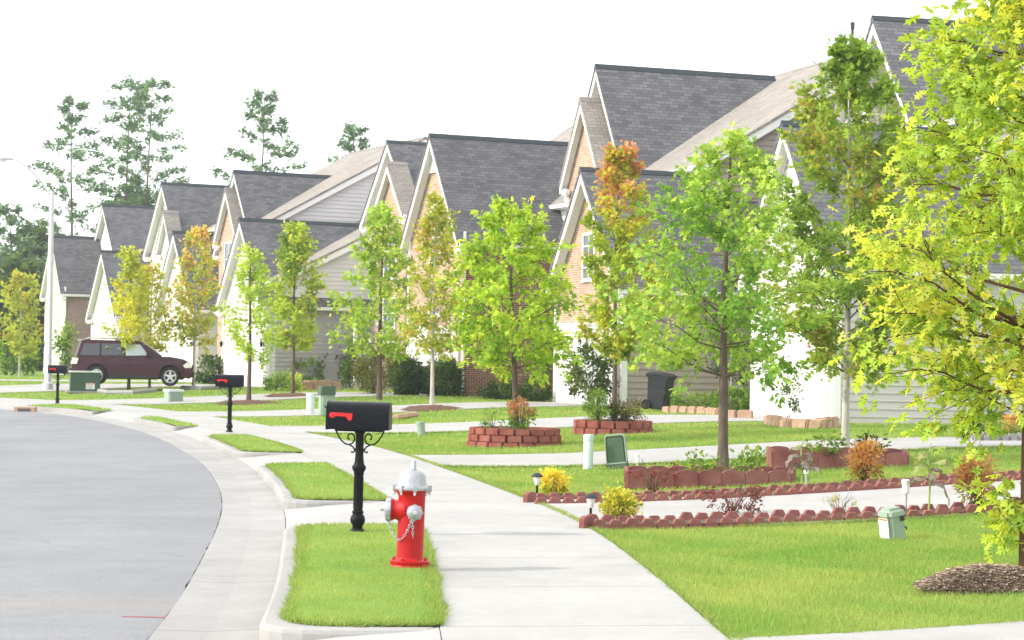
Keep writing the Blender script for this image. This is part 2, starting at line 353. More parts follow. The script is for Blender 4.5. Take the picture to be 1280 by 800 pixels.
# ground sheet
ys = np.concatenate([np.arange(-10,105,.6), np.arange(105,260,6), np.array([300,400,600,1000,2000,4000])])
xs = np.concatenate([np.array([-4000,-1500,-600,-300,-180,-120]), np.arange(-95,45,.6), np.array([60,90,150,300,600,1500,4000])])
XX, YY = np.meshgrid(xs, ys); P2 = np.stack([XX.ravel(), YY.ravel()], 1)
dR = sdist(P2, CRc); t = np.clip(dR/11, 0, 1); Z = .40*t*t*(3-2*t)-.025
dn = np.clip((-dR-.5)/1.0, 0, 1); Z = Z-dn*.4
nx, ny = len(xs), len(ys); idx = np.arange(nx*ny).reshape(ny, nx)
Fq = np.stack([idx[:-1,:-1].ravel(), idx[:-1,1:].ravel(), idx[1:,1:].ravel(), idx[1:,:-1].ravel()], 1)
g = npmesh('ground', np.column_stack([P2, Z]), Fq, M['turf'], smooth=True); tag(g, kind='structure')

# road
mb = MB(); La_ = arclen(CA)[-1]; a2 = resample(CA, np.arange(0, La_-12, .11)); jr = np.random.default_rng(4).normal(0, 1, len(a2)); jr = np.convolve(jr, [.3,.4,.3], 'same')*.007+.003; T_ = np.gradient(a2, axis=0); T_ /= np.linalg.norm(T_, axis=1)[:,None]; a2 = a2+np.stack([T_[:,1], -T_[:,0]], 1)*jr[:,None]; pts = [(float(p[0]), float(p[1])) for p in a2]
mb.add([(x,y,-.13) for x,y in pts]+[(-90,75,-.13),(-90,-10,-.13),(-2.0,-10,-.13)], [tuple(range(len(pts)+3))])
bmr = bmesh.new(); vv = [bmr.verts.new(v) for v in mb.v]; f = bmr.faces.new(vv); bmesh.ops.triangulate(bmr, faces=[f]); me = bpy.data.meshes.new('road'); bmr.to_mesh(me); bmr.free(); me.materials.append(M['asphalt'])
for p in me.polygons:
    if p.normal.z < 0: p.flip()
road = bpy.data.objects.new('road', me); COL.objects.link(road); tag(road, kind='structure')

def strip_panels(name, Ca, Cb, profile, step, gap, m, thick=.10):
    """concrete panels between two curves; profile = [(frac, z)] across"""
    La, Lb = arclen(Ca)[-1], arclen(Cb)[-1]; n = int(La/step); mb = MB(); sub = 3
    for i in range(n):
        s0 = i/n; s1 = (i+1)/n-gap/La; ss = np.linspace(s0, s1, sub+1)
        A_ = resample(Ca, ss*La); B_ = resample(Cb, ss*Lb); k = len(profile)
        vs = []
        for j in range(sub+1):
            for fr_, z in profile:
                p = A_[j]*(1-fr_)+B_[j]*fr_; vs.append((p[0], p[1], z))
        nb = len(vs); vs += [(x,y,z-thick) for x,y,z in vs]
        fs = [(j*k+q, j*k+q+1, (j+1)*k+q+1, (j+1)*k+q) for j in range(sub) for q in range(k-1)]
        fs += [(q, q+1, nb+q+1, nb+q) for q in range(k-1)]+[(sub*k+q, sub*k+q+1, nb+sub*k+q+1, nb+sub*k+q) for q in range(k-1)]
        fs += [(j*k, (j+1)*k, nb+(j+1)*k, nb+j*k) for j in range(sub)]+[(j*k+k-1, (j+1)*k+k-1, nb+(j+1)*k+k-1, nb+j*k+k-1) for j in range(sub)]
        mb.add(vs, fs)
    return tag(mb.build(name, m), kind='structure')
strip_panels('sidewalk', CL, CR, [(0,0),(1,.006)], 1.55*1.5, .014, M['concrete'])
strip_panels('gutter', offset(CA, .012), offset(CA, .75), [(0,-.124),(.5,-.135),(1,-.118)], 3.0, .012, M['gutter'])
strip_panels('driveway_apron', offset(CA, .76), offset(CL, -.01), [(0,-.117),(.45,-.05),(1,-.004)], 6.0, .012, M['concrete'])
# bed of the joints (dark base below slabs)
mb = MB(); q0 = offset(CA, .0); q1 = offset(CR, -.02); n = 120; A_ = resample(q0, np.linspace(0, arclen(q0)[-1], n)); B_ = resample(q1, np.linspace(0, arclen(q1)[-1], n))
vs = []
for i in range(n):
    c_ = A_[i]*.45+B_[i]*.55; vs += [(A_[i][0],A_[i][1],-.19), (c_[0],c_[1],-.16), (B_[i][0],B_[i][1],-.06)]
mb.add(vs, [(i*3+k, i*3+k+1, i*3+k+4, i*3+k+3) for i in range(n-1) for k in (0,1)]); tag(mb.build('slab_bed', M['dark']), kind='structure')
# driveways
mb = MB()
for ne, fa in D:
    nseg = 26; s = np.linspace(0,1,nseg+1); a = pl(ne, s); b = pl(fa, s); kx = 5
    vs = []
    for i in range(nseg+1):
        for j in range(kx+1):
            p = a[i]*(1-j/kx)+b[i]*j/kx; vs.append((p[0], p[1], hgt(p[0], p[1])+.009))
    k = kx+1; nb = len(vs); vs += [(x,y,z-.12) for x,y,z in vs]
    fs = [(i*k+j, i*k+j+1, (i+1)*k+j+1, (i+1)*k+j) for i in range(nseg) for j in range(kx)]
    fs += [(i*k, (i+1)*k, nb+(i+1)*k, nb+i*k) for i in range(nseg)]+[(i*k+kx, (i+1)*k+kx, nb+(i+1)*k+kx, nb+i*k+kx) for i in range(nseg)]
    fs += [(j, j+1, nb+j+1, nb+j) for j in range(kx)]
    mb.add(vs, fs)
tag(mb.build('driveway', M['concrete'], smooth=False), kind='structure')

# kerbed verge islands between gutter and pavement
def rounded(poly, r=.3, n=5, small=None):
    out = []; N_ = len(poly)
    for i in range(N_):
        p = np.array(poly[i], float); a = np.array(poly[i-1], float); b = np.array(poly[(i+1)%N_], float)
        da = a-p; db = b-p; la = np.linalg.norm(da); lb = np.linalg.norm(db); ang = math.acos(np.clip(da@db/la/lb, -1, 1))
        if ang > 2.75: out.append(p); continue
        rr = min(r if (small is None or i < small) else .10, la*.45, lb*.45); p0 = p+da/la*rr; p1 = p+db/lb*rr
        for k in range(n+1):
            t = k/n; out.append((1-t)**2*p0+2*t*(1-t)*p+t*t*p1)
    return out
CK = offset(CA, .735)
ISL = [(13.35,21.6,13.5,21.7),(25.2,33.4,25.4,33.9),(37.6,44.8,37.6,45.2),(50.0,56.6,50.9,57.6),(62.0,67.3,63.3,69.2)]
ISL = ISL+[(2,8.0,2.2,8.4)]
turf_polys = []
for (c0,c1,l0,l1) in ISL:
    def seg(C, y0, y1, n=9): return [(X_at(C, y), y) for y in np.linspace(y0, y1, n)]
    kerb = seg(CK, c0, c1); lf = seg(offset(CL, -.02), l0, l1)
    outl = rounded(kerb+lf[::-1], .75, small=9)
    inner = rounded(seg(offset(CK, .17), c0+.16, c1-.16)+seg(offset(CL, .01), l0+.12, l1-.12)[::-1], .65, small=9)
    mb = MB(); n = len(outl)
    top = [(p[0],p[1],.0) for p in outl]; bot = [(p[0]-.0,p[1],-.25) for p in outl]
    mb.add(top+bot, [tuple(range(n))]+[(i,(i+1)%n,n+(i+1)%n,n+i) for i in range(n)])
    k_ = mb.build('kerb', M['gutter'], bev=.035); tag(k_, kind='structure')
    mb = MB(); n = len(inner); c = np.mean(inner, axis=0)
    mb.add([(p[0],p[1],.006) for p in inner]+[(c[0]+(p[0]-c[0])*.8, c[1]+(p[1]-c[1])*.93, .035) for p in inner], [tuple(range(n,2*n))]+[(i,(i+1)%n,n+(i+1)%n,n+i) for i in range(n)])
    tag(mb.build('verge_turf', M['turf']), kind='structure'); turf_polys.append([tuple(p) for p in inner])
# storm drain mouth in the far kerb, red paint dash on the road
mb = MB(); q = at(35, 65.5, -.06, 516); mb.box(q.x-.32, q.x+.32, -.3+q.y-.2, q.y-.1, -.13, .015)
sd_ = empty('storm_drain', (0,0,0), label='brown storm drain opening in the far kerb near the distant mailbox', cat='drain')
mb.build('drain_frame', M['stone'], sd_); mb = MB(); mb.box(q.x-.2, q.x+.2, q.y-.515, q.y-.505, -.12, -.03); mb.build('drain_mouth', M['dark'], sd_)
mb = MB(); q = at(185, 14.9, -.126, 752)
for i in range(14):
    x = q.x-.17+i*.026; mb.box(x, x+.02, q.y-.03+random.uniform(-.012,.012)+i*-.002, q.y+.012, -.1285, -.126)
tag(mb.build('road_paint_dash', M['paintred']), kind='structure')

# ------------------------------------------------------------------ grass
def lawn_mask(P):
    d = sdist(P, CRc); m = (d > .04) & ~on_drive(P)
    for q in turf_polys: m |= inpoly(P, q)
    for bx,by,br in NO_GRASS: m &= ((P[:,0]-bx)**2+((P[:,1]-by))**2) > br*br
    return m
NO_GRASS = []
def grass():
    V = []; C = []
    bands = [(12.2,17,3600,.040,.0055),(17,23,2300,.040,.007),(23,32,1100,.042,.011),(32,46,420,.045,.018),(46,70,150,.05,.03),(70,110,45,.055,.05)]
    for y0,y1,den,hh,wd in bands:
        x0, x1 = -.27*y1, .262*y1; n = int((x1-x0)*(y1-y0)*den)
        if y0 < 23: x0 = -2.7; x1 = .258*y1; n = int((x1-x0)*(y1-y0)*den)
        P = np.column_stack([RNG.uniform(x0,x1,n), RNG.uniform(y0,y1,n)]); P = P[(np.abs(P[:,0]) < P[:,1]*.262)]
        P = P[lawn_mask(P)]; n = len(P)
        z = hgt(P[:,0], P[:,1])-.022; isl = sdist(P, CRc) < 0; z[isl] = .018
        # clumpy height
        nz = np.sin(P[:,0]*3.1+np.sin(P[:,1]*2.3)*2)*np.sin(P[:,1]*2.7+1)+.6*np.sin(P[:,0]*9+P[:,1]*7)
        h = hh*(1+.22*nz)*RNG.uniform(.55,1.35,n); ang = RNG.uniform(0,2*PI,n); w_ = wd*RNG.uniform(.6,1.3,n)
        edge = (sdist(P, CRc) > 0) & (sdist(P, CRc) < .12); h[edge] *= 1.35
        dx, dy = np.cos(ang)*w_/2, np.sin(ang)*w_/2; lean = RNG.normal(0,.45,(n,2))*h[:,None]
        a = np.column_stack([P[:,0]-dx, P[:,1]-dy, z]); b = np.column_stack([P[:,0]+dx, P[:,1]+dy, z]); c = np.column_stack([P[:,0]+lean[:,0], P[:,1]+lean[:,1], z+h])
        V.append(np.stack([a,b,c], 1).reshape(-1,3))
        t = np.clip(.5+.34*np.sin(P[:,0]*.9+1.3*np.sin(P[:,1]*.55))*np.cos(P[:,1]*1.1+P[:,0]*.3)+.2*np.sin(P[:,0]*3.7+2*np.sin(P[:,1]*2.1))+.3*np.exp(-((P[:,1]-15.6-.12*P[:,0])/.7)**2)+RNG.normal(0,.2,n), 0, 1)[:,None]
        c1 = np.array((.155,.31,.055)); c2 = np.array((.34,.41,.12)); cc = c1*(1-t)+c2*t
        dry = RNG.random(n) < .09; cc[dry] = (.34,.30,.13)
        C.append(np.repeat(cc*RNG.uniform(.8,1.2,(n,1)), 3, 0))
    for q in turf_polys[:4]+[list(map(tuple, offset(CR, .03)))]+[n_ for n_, f_ in D[:4]]+[f_ for n_, f_ in D[:4]]:
        Q = np.array(q); Q = np.vstack([Q, Q[:1]]) if q in turf_polys else Q; La = arclen(Q); m_ = int(La[-1]*420); s_ = RNG.uniform(0, La[-1], m_)
        P = np.column_stack([np.interp(s_, La, Q[:,0]), np.interp(s_, La, Q[:,1])]); P = P[(P[:,1] > 12) & (P[:,1] < 48) & (np.abs(P[:,0]) < P[:,1]*.26)]
        if not len(P): continue
        P = P+RNG.normal(0,.012,P.shape)*(1+.8*np.sin(P[:,:1]*5+P[:,1:]*3.3)); d_ = sdist(P, CRc); P = P[(d_ < -1.7)|(d_ > .0)]; n = len(P)
        if n == 0: continue
        z = hgt(P[:,0], P[:,1])-.015; z[sdist(P, CRc) < 0] = .004; k_ = np.clip(P[:,1]/18, 1, 2.2)
        h = .042*RNG.uniform(.4,1.4,n); w_ = .0062*k_; ang = RNG.uniform(0,2*PI,n); lean = RNG.normal(0,.035,(n,2))
        a = np.column_stack([P[:,0]-np.cos(ang)*w_, P[:,1]-np.sin(ang)*w_, z]); b = np.column_stack([P[:,0]+np.cos(ang)*w_, P[:,1]+np.sin(ang)*w_, z]); c = np.column_stack([P+lean, z+h])
        V.append(np.stack([a,b,c], 1).reshape(-1,3)); t = RNG.random((n,1)); C.append(np.repeat(np.array((.14,.27,.05))*(1-t)+np.array((.33,.38,.13))*t, 3, 0))
    V = np.concatenate(V); C = np.concatenate(C); print('grass blades', len(V)//3)
    o = npmesh('lawn_grass', V, np.arange(len(V)).reshape(-1,3), M['blade'], C); tag(o, 'short bright green turf grass covering lawns and kerb strips', 'grass', kind='stuff')

# ------------------------------------------------------------------ houses
def clip_poly(poly, z0, z1):
    def half(P, zc, keep_above):
        out = []
        for i in range(len(P)):
            a, b = P[i], P[(i+1)%len(P)]; ia = (a[1] >= zc) if keep_above else (a[1] <= zc); ib = (b[1] >= zc) if keep_above else (b[1] <= zc)
            if ia: out.append(a)
            if ia != ib:
                t = (zc-a[1])/(b[1]-a[1]); out.append((a[0]+t*(b[0]-a[0]), zc))
        return out
    P = half(poly, z0, True)
    return half(P, z1, False) if P else []
def wall_face(root, orient, p, out, poly, m, lap=False, name='wall'):
    """poly in (q,z) on plane p, outward direction out (+1/-1)"""
    def P3(pp, q, z): return (pp, q, z) if orient == 'x' else (q, pp, z)
    mb = MB()
    if not lap:
        n = len(poly); mb.add([P3(p, q, z) for q, z in poly]+[P3(p-out*.12, q, z) for q, z in poly], [tuple(range(n)), tuple(range(2*n-1,n-1,-1))]+[(i,(i+1)%n,n+(i+1)%n,n+i) for i in range(n)])
        return mb.build(name, m, root, uv=True)
    zmin = min(z for q,z in poly); zmax = max(z for q,z in poly); c = .19; i = 0; z = zmin
    n = len(poly); mb.add([P3(p-out*.012, q, zz) for q, zz in poly], [tuple(range(n))])
    while z < zmax:
        P = clip_poly(poly, z, min(z+c, zmax))
        if len(P) >= 3:
            mb.add([P3(p+out*(.03*(1-(zz-z)/c)), q, zz) for q, zz in P], [tuple(range(len(P)))])
            low = [v for v in P if abs(v[1]-z) < 1e-6]
            if len(low) >= 2:
                q0, q1 = min(v[0] for v in low), max(v[0] for v in low)
                mb.add([P3(p+out*.03, q0, z), P3(p+out*.03, q1, z), P3(p, q1, z), P3(p, q0, z)], [(0,1,2,3)])
        z += c
    return mb.build(name, m, root, fix=False)
def ridge_block(root, orient, p0, p1, qc, hw, ze, za, zb, wf, ws, roofm, lapf=False, laps=False, oh=.35, soh=.3, zb_near=None, zb_far=None,
                back_oh=.0, trim=True, returns=True, panel=0, sides=(-1,1), sidelen=None):
    def P3(p, q, z): return (p, q, z) if orient == 'x' else (q, p, z)
    sl = (za-ze)/hw; zb_n = zb if zb_near is None else zb_near
    pent = [(qc-hw, zb), (qc+hw, zb), (qc+hw, ze), (qc, za-.03), (qc-hw, ze)]
    wall_face(root, orient, p0, -1, pent, wf, lapf)
    for sgn in sides:
        q = qc+sgn*hw; other = 'y' if orient == 'x' else 'x'
        poly = [(p0+.01, zb_n if sgn < 0 else zb), (sidelen or p1, zb_n if sgn < 0 else zb), (sidelen or p1, ze), (p0+.01, ze)]
        wall_face(root, other, q, sgn, poly, ws, laps)
    # roof: two slabs, thickness .07
    he = hw+soh; zE = za-sl*he; th = .09*math.sqrt(1+sl*sl); mb = MB()
    for sgn in (-1, 1):
        a = [(qc, za+.05), (qc+sgn*he, zE+.05), (qc+sgn*he, zE+.05-th), (qc, za+.05-th)]
        n = 4; mb.add([P3(p0-oh-.03, q, z) for q, z in a]+[P3(p1+back_oh, q, z) for q, z in a], [(0,1,2,3),(7,6,5,4)]+[(i,(i+1)%4,4+(i+1)%4,4+i) for i in range(4)])
    rf = mb.build('roof', roofm, root, uv=True)
    mb = MB(); n_ = max(2, int((p1-p0)/.3))
    for sgn in (-1, 1):                                      # ridge cap
        a = [(qc, za+.085), (qc+sgn*.12, za+.085-.12*sl), (qc+sgn*.12, za+.055-.12*sl), (qc, za+.055)]
        mb.add([P3(p0-oh-.04, q, z) for q, z in a]+[P3(p1+back_oh, q, z) for q, z in a], [(0,1,2,3),(7,6,5,4)]+[(i,(i+1)%4,4+(i+1)%4,4+i) for i in range(4)])
    mb.build('ridge_cap', M['pipe'] if roofm is M['slate'] else roofm, rf, uv=True)
    if trim:
        mb = MB(); d = .24
        for sgn in (-1, 1):
            zt = -th+.045
            a = [(qc, za+zt+.08), (qc+sgn*(he+.0), zE+zt+.08), (qc+sgn*he, zE+zt-d), (qc, za+zt-d*1.25)]
            mb.add([P3(p0-oh, q, z) for q, z in a]+[P3(p0-oh+.04, q, z) for q, z in a], [(0,1,2,3),(7,6,5,4)]+[(i,(i+1)%4,4+(i+1)%4,4+i) for i in range(4)])
            # soffit between rake board and wall
            b = [(qc, za+zt-.004), (qc+sgn*he, zE+zt-.004), (qc+sgn*he, zE+zt-.03), (qc, za+zt-.03)]
            mb.add([P3(p0-oh+.042, q, z) for q, z in b]+[P3(p0-.002, q, z) for q, z in b], [(0,1,2,3),(7,6,5,4)]+[(i,(i+1)%4,4+(i+1)%4,4+i) for i in range(4)])
            # frieze board on wall under the rake
            c = [(qc, za-.06), (qc+sgn*hw, ze-.06), (qc+sgn*hw, ze-.28), (qc, za-.28*1.1)]
            mb.add([P3(p0-.05, q, z) for q, z in c]+[P3(p0-.032, q, z) for q, z in c], [(0,1,2,3),(7,6,5,4)]+[(i,(i+1)%4,4+(i+1)%4,4+i) for i in range(4)])
        mb.build('rake_trim', M['white'], rf)
        for sgn in (-1, 1):                                  # eave fascia, gutter and soffit
            mb = MB()
            q0 = qc+sgn*(he+.002); q1 = qc+sgn*(he+.10); zt = zE+.0
            xs_ = [(q0, zt), (q1, zt+.0), (q1-sgn*.02, zt-.13), (q0, zt-.16)]
            mb.add([P3(p0-oh+.02, q, z) for q, z in xs_]+[P3(p1-.05, q, z) for q, z in xs_], [(0,1,2,3),(7,6,5,4)]+[(i,(i+1)%4,4+(i+1)%4,4+i) for i in range(4)])
            xs_ = [(qc+sgn*(hw+.035), zt-.13), (qc+sgn*he, zt-.13), (qc+sgn*he, zt-.16), (qc+sgn*(hw+.035), zt-.16)]
            mb.add([P3(p0-oh+.05, q, z) for q, z in xs_]+[P3(p1-.05, q, z) for q, z in xs_], [(0,1,2,3),(7,6,5,4)]+[(i,(i+1)%4,4+(i+1)%4,4+i) for i in range(4)])
            mb.build('eave_gutter', M['white'], rf)
        if returns:
            for sgn in (-1, 1):
                mb = MB()
                qa, qb = sorted((qc+sgn*(he+.06), qc+sgn*(hw-.32)))
                zr = zE-.17
                for (dq, dz0, dz1) in ((0, -.16, -.02), (.05, -.22, -.16)):
                    if orient == 'x': mb.box(p0-oh+.045+dq, p0-.055, qa+dq, qb-dq, zr+dz0, zr+dz1)
                    else: mb.box(qa+dq, qb-dq, p0-oh+.045+dq, p0-.055, zr+dz0, zr+dz1)
                mb.build('gable_return', M['white'], rf)
        if panel:
            mb = MB(); hq = panel/sl*.92
            a = [(qc, za-.42), (qc+hq, za-.42-panel*.92+.1), (qc-hq, za-.42-panel*.92+.1)]
            mb.add([P3(p0-.075, q, z) for q, z in a]+[P3(p0-.03, q, z) for q, z in a], [(0,1,2),(5,4,3)]+[(i,(i+1)%3,3+(i+1)%3,3+i) for i in range(3)])
            mb.build('gable_panel', M['white'], root)
    return rf
def window(root, x, yc, zc, w_, h, arch=False, cols=2, rows=2, head=None):
    """window on a front wall (plane x, facing -x)"""
    mb = MB(); t = .07
    mb.box(x-.05, x-.002, yc-w_/2-t, yc-w_/2, zc-h/2-t, zc+h/2+t); mb.box(x-.05, x-.002, yc+w_/2, yc+w_/2+t, zc-h/2-t, zc+h/2+t)
    mb.box(x-.05, x-.002, yc-w_/2, yc+w_/2, zc+h/2, zc+h/2+t); mb.box(x-.08, x-.002, yc-w_/2-t-.04, yc+w_/2+t+.04, zc-h/2-t-.05, zc-h/2-t)
    mb.box(x-.048, x-.002, yc-w_/2, yc+w_/2, zc-h/2-t+.001, zc-h/2)
    for i in range(1, cols): yy = yc-w_/2+w_*i/cols; mb.box(x-.035, x-.012, yy-.014, yy+.014, zc-h/2, zc+h/2)
    for i in range(1, rows): zz = zc-h/2+h*i/rows; mb.box(x-.034, x-.013, yc-w_/2, yc+w_/2, zz-.016, zz+.016)
    if arch:
        k = 10; P = [(yc+(w_/2+t)*math.cos(PI*i/k), zc+h/2+t+.002+(w_/2+t)*.75*math.sin(PI*i/k)) for i in range(k+1)]
        mb.add([(x-.045, y, z) for y, z in P]+[(x-.002, y, z) for y, z in P], [tuple(range(k+1)), tuple(range(2*k+1,k,-1))]+[(i,i+1,k+2+i,k+1+i) for i in range(k)])
    fr = mb.build('window', M['white'], root)
    mb = MB(); mb.box(x-.016, x-.006, yc-w_/2, yc+w_/2, zc-h/2, zc+h/2); mb.build('pane', M['glass'], fr)
    return fr
def garage_door(root, x, yc, w_, h):
    mb = MB(); mb.box(x-.02, x+.05, yc-w_/2, yc+w_/2, 0, h)
    rows, cols = 4, 8
    for i in range(rows):
        for j in range(cols):
            y0 = yc-w_/2+w_*j/cols+.07; y1 = yc-w_/2+w_*(j+1)/cols-.07; z0 = h*i/rows+.07; z1 = h*(i+1)/rows-.07
            mb.box(x-.045, x-.019, y0, y1, z0, z1)
    gd = mb.build('garage_door', M['white'], root)
    mb = MB(); t = .2
    mb.box(x-.07, x-.003, yc-w_/2-t, yc-w_/2-.002, 0, h+t); mb.box(x-.07, x-.003, yc+w_/2+.002, yc+w_/2+t, 0, h+t); mb.box(x-.068, x-.003, yc-w_/2-.001, yc+w_/2+.001, h, h+t)
    mb.box(x-.11, x-.003, yc-w_/2-t-.05, yc+w_/2+t+.05, h+t, h+t+.09); mb.build('door_frame', M['white'], gd)
    return gd
def corner_trim(root, x, y, z0, z1, side=-1):
    mb = MB(); mb.box(x-.055, x+.12, y+side*.055, y-side*.001, z0, z1); mb.box(x-.054, x-.001, y, y-side*.13, z0, z1-.001); return mb.build('corner_trim', M['white'], root)
def downspout(root, x, y, z0, z1, side=-1):
    mb = MB(); mb.tube([(x-.12,y+side*.3,z1+.1),(x-.03,y+side*.1,z1-.35),(x-.03,y+side*.09,z0+.2),(x-.12,y+side*.14,z0+.05)], .05, 6); return mb.build('downspout', M['white'], root)
def wall_lamp(root, x, y, z):
    mb = MB(); mb.box(x-.04,x,y-.05,y+.05,z-.1,z+.1); mb.tube([(x-.03,y,z+.05),(x-.13,y,z+.13),(x-.16,y,z+.1)],.012,5); mb.lathe([(.02,.1),(.08,.04),(.06,-.12),(.03,-.16)],8,M4=Matrix.Translation((x-.16,y,z))); return mb.build('wall_lamp', M['black'], root)

def house(name, origin, a, label, sp):
    b = math.sqrt(1-a*a); root = empty('house', origin, math.atan2(a, b), label, 'house', 'row of gabled houses along the street')
    st = sp.get
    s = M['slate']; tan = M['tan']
    gz = st('garage')
    if gz:
        yc, hw, za, sl, depth, wf, lapf, ws, laps = gz
        ze = za-sl*hw
        ridge_block(root, 'x', 0, depth, yc, hw, ze, za, -.4, wf, ws, s, lapf, laps, panel=st('gpanel', 0), sidelen=st('side', depth))
        garage_door(root, -.005, yc, hw*2-.95, 2.25)
        wall_lamp(root, -.01, yc-hw+.22, 1.9); wall_lamp(root, -.01, yc+hw-.22, 1.9)
        corner_trim(root, 0, yc-hw, -.35, ze-.05) if laps else downspout(root, .02, yc-hw, 0, ze-.1)
        corner_trim(root, 0, yc+hw, -.35, ze-.05, 1)
        if st('gwin'): window(root, -.01 if not lapf else -.035, yc, ze+ .75, .9, 1.35, False, 2, 4)
    if st('inner'):
        x, yc, za, hw, drop, xe, zb, wf, lapf = sp['inner']
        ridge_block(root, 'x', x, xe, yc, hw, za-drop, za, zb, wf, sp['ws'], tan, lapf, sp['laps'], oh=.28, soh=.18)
        if st('iwin', True): window(root, x-(.035 if lapf else .01), yc, za-drop-1.15, 1.1, 1.5)
    if st('upper'):
        x, yc, za, hw, drop, xe, zb, wf, lapf = sp['upper']
        ridge_block(root, 'x', x, xe, yc, hw, za-drop, za, zb, wf, sp['ws'], s, lapf, sp['laps'])
    if st('main'):
        xa, xr, ze, zr, y0, y1, zb = sp['main']
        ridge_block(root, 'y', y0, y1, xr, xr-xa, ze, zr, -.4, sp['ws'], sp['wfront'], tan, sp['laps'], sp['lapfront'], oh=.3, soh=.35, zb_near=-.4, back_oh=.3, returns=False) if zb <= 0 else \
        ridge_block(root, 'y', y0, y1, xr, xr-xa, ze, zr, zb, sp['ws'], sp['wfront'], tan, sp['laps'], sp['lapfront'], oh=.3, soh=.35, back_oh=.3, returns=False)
        if zb > 0:                                         # cantilevered upper floor underside + lower wall
            mb = MB(); mb.box(xa, 2*xr-xa, y0+.02, y1-.02, zb-.12, zb-.002); mb.build('floor_soffit', M['white'], root)
            wall_face(root, 'x', xa+.3, -1, [(y0+1.7, -.4), (y1-.2, -.4), (y1-.2, zb-.12), (y0+1.7, zb-.12)], sp['wfront'], sp['lapfront'])
        corner_trim(root, xa, y0, max(zb, -.35), ze-.1)
    if st('lower'):
        xa, xr, ze, zr, y0, y1 = sp['lower']
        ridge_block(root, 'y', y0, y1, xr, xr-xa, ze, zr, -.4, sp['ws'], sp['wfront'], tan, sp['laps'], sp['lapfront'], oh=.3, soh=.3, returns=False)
    for (x, y, z0, z1) in st('pipes', []):
        mb = MB(); mb.lathe([(.05,z0),(.05,z1-.25),(.075,z1-.24),(.08,z1),(.04,z1+.02)],8,M4=Matrix.Translation((x,y,0))); mb.build('vent_pipe', M['pipe'], root)
    for (x, yc, zc, w_, h, ar, c_, r_) in st('windows', []): window(root, x, yc, zc, w_, h, ar, c_, r_)
    for (x, y, z0, z1) in st('columns', []):
        mb = MB(); mb.box(x-.13,x+.13,y-.13,y+.13,z0,z0+.25); mb.lathe([(.11,z0+.25),(.10,z0+1.2),(.085,z1-.12)],12,M4=Matrix.Translation((x,y,0))); mb.box(x-.13,x+.13,y-.13,y+.13,z1-.12,z1); mb.build('porch_column', M['white'], root)
    for (x, yc, h) in st('doors', []):
        mb = MB(); mb.box(x-.05,x,yc-.5,yc+.5,.1,h); d_ = mb.build('front_door', M['bluegrey'], root)
        mb = MB(); mb.box(x-.07,x-.052,yc-.62,yc-.501,.1,h+.14); mb.box(x-.07,x-.052,yc+.501,yc+.62,.1,h+.14); mb.box(x-.07,x-.052,yc-.501,yc+.501,h,h+.14); mb.build('door_frame', M['white'], d_)
    for (x, y, z0, z1) in st('spouts', []): downspout(root, x, y, z0, z1)
    return root
def corner(px, py, Y):
    x, y = unroll(px, py); return (x/FPX*Y, Y, EYE-y/FPX*Y)
def from_gable(px, py, a, z0, yc=2.9, za=7.45):            # place a house by the apex of its garage gable
    b = math.sqrt(1-a*a); x, y = unroll(px, py); Yp = (EYE-z0-za)*FPX/y
    return (x/FPX*Yp+yc*a+.35*b, Yp+.35*a-yc*b, z0)
BK, BF, BB = M['brick'], M['brick_lit'], M['brick_beige_lit']
# nearest house on the right
oA = corner(1043, 530, 49.5)
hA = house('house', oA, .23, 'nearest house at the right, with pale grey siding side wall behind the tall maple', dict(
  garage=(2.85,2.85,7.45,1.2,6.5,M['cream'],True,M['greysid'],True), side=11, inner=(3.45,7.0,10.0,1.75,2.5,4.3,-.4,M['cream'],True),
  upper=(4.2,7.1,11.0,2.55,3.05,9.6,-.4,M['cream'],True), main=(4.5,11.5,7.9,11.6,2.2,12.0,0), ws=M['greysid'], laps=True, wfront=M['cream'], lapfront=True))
oB = corner(778, 508, 62.5)
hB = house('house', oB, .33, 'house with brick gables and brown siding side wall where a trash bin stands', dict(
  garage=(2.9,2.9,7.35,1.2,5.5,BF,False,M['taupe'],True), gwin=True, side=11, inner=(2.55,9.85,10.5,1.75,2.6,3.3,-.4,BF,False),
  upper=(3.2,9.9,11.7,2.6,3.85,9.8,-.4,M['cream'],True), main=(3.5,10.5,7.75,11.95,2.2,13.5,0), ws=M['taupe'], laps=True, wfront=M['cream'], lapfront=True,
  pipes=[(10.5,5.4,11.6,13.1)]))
oC = corner(577, 494, 76)
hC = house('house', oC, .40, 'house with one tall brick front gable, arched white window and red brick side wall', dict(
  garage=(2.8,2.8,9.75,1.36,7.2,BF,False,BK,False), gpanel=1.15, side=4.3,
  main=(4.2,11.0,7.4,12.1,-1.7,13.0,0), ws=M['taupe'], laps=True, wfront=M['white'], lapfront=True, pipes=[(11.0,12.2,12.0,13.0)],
  windows=[(-.02,2.75,5.9,.95,1.7,True,3,4),(-.02,2.75,3.55,.95,1.1,False,3,3)]))
oD = corner(500, 489, 87)
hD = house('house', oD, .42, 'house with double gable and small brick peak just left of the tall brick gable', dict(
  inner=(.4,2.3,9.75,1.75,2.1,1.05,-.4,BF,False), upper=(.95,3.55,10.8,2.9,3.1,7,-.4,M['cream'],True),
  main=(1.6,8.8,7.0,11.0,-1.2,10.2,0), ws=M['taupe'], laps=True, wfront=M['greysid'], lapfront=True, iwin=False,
  windows=[(.38,2.3,5.7,1.3,1.7,False,3,3),(.38,2.3,3.0,1.3,1.8,False,3,3),(1.55,7.8,4.6,1.2,1.5,False,2,2),(1.55,7.8,1.6,1.2,1.5,False,2,2)], columns=[(-.6,.8,0,2.9),(-.6,3.8,0,2.9)], doors=[(.35,4.9,2.1)]))
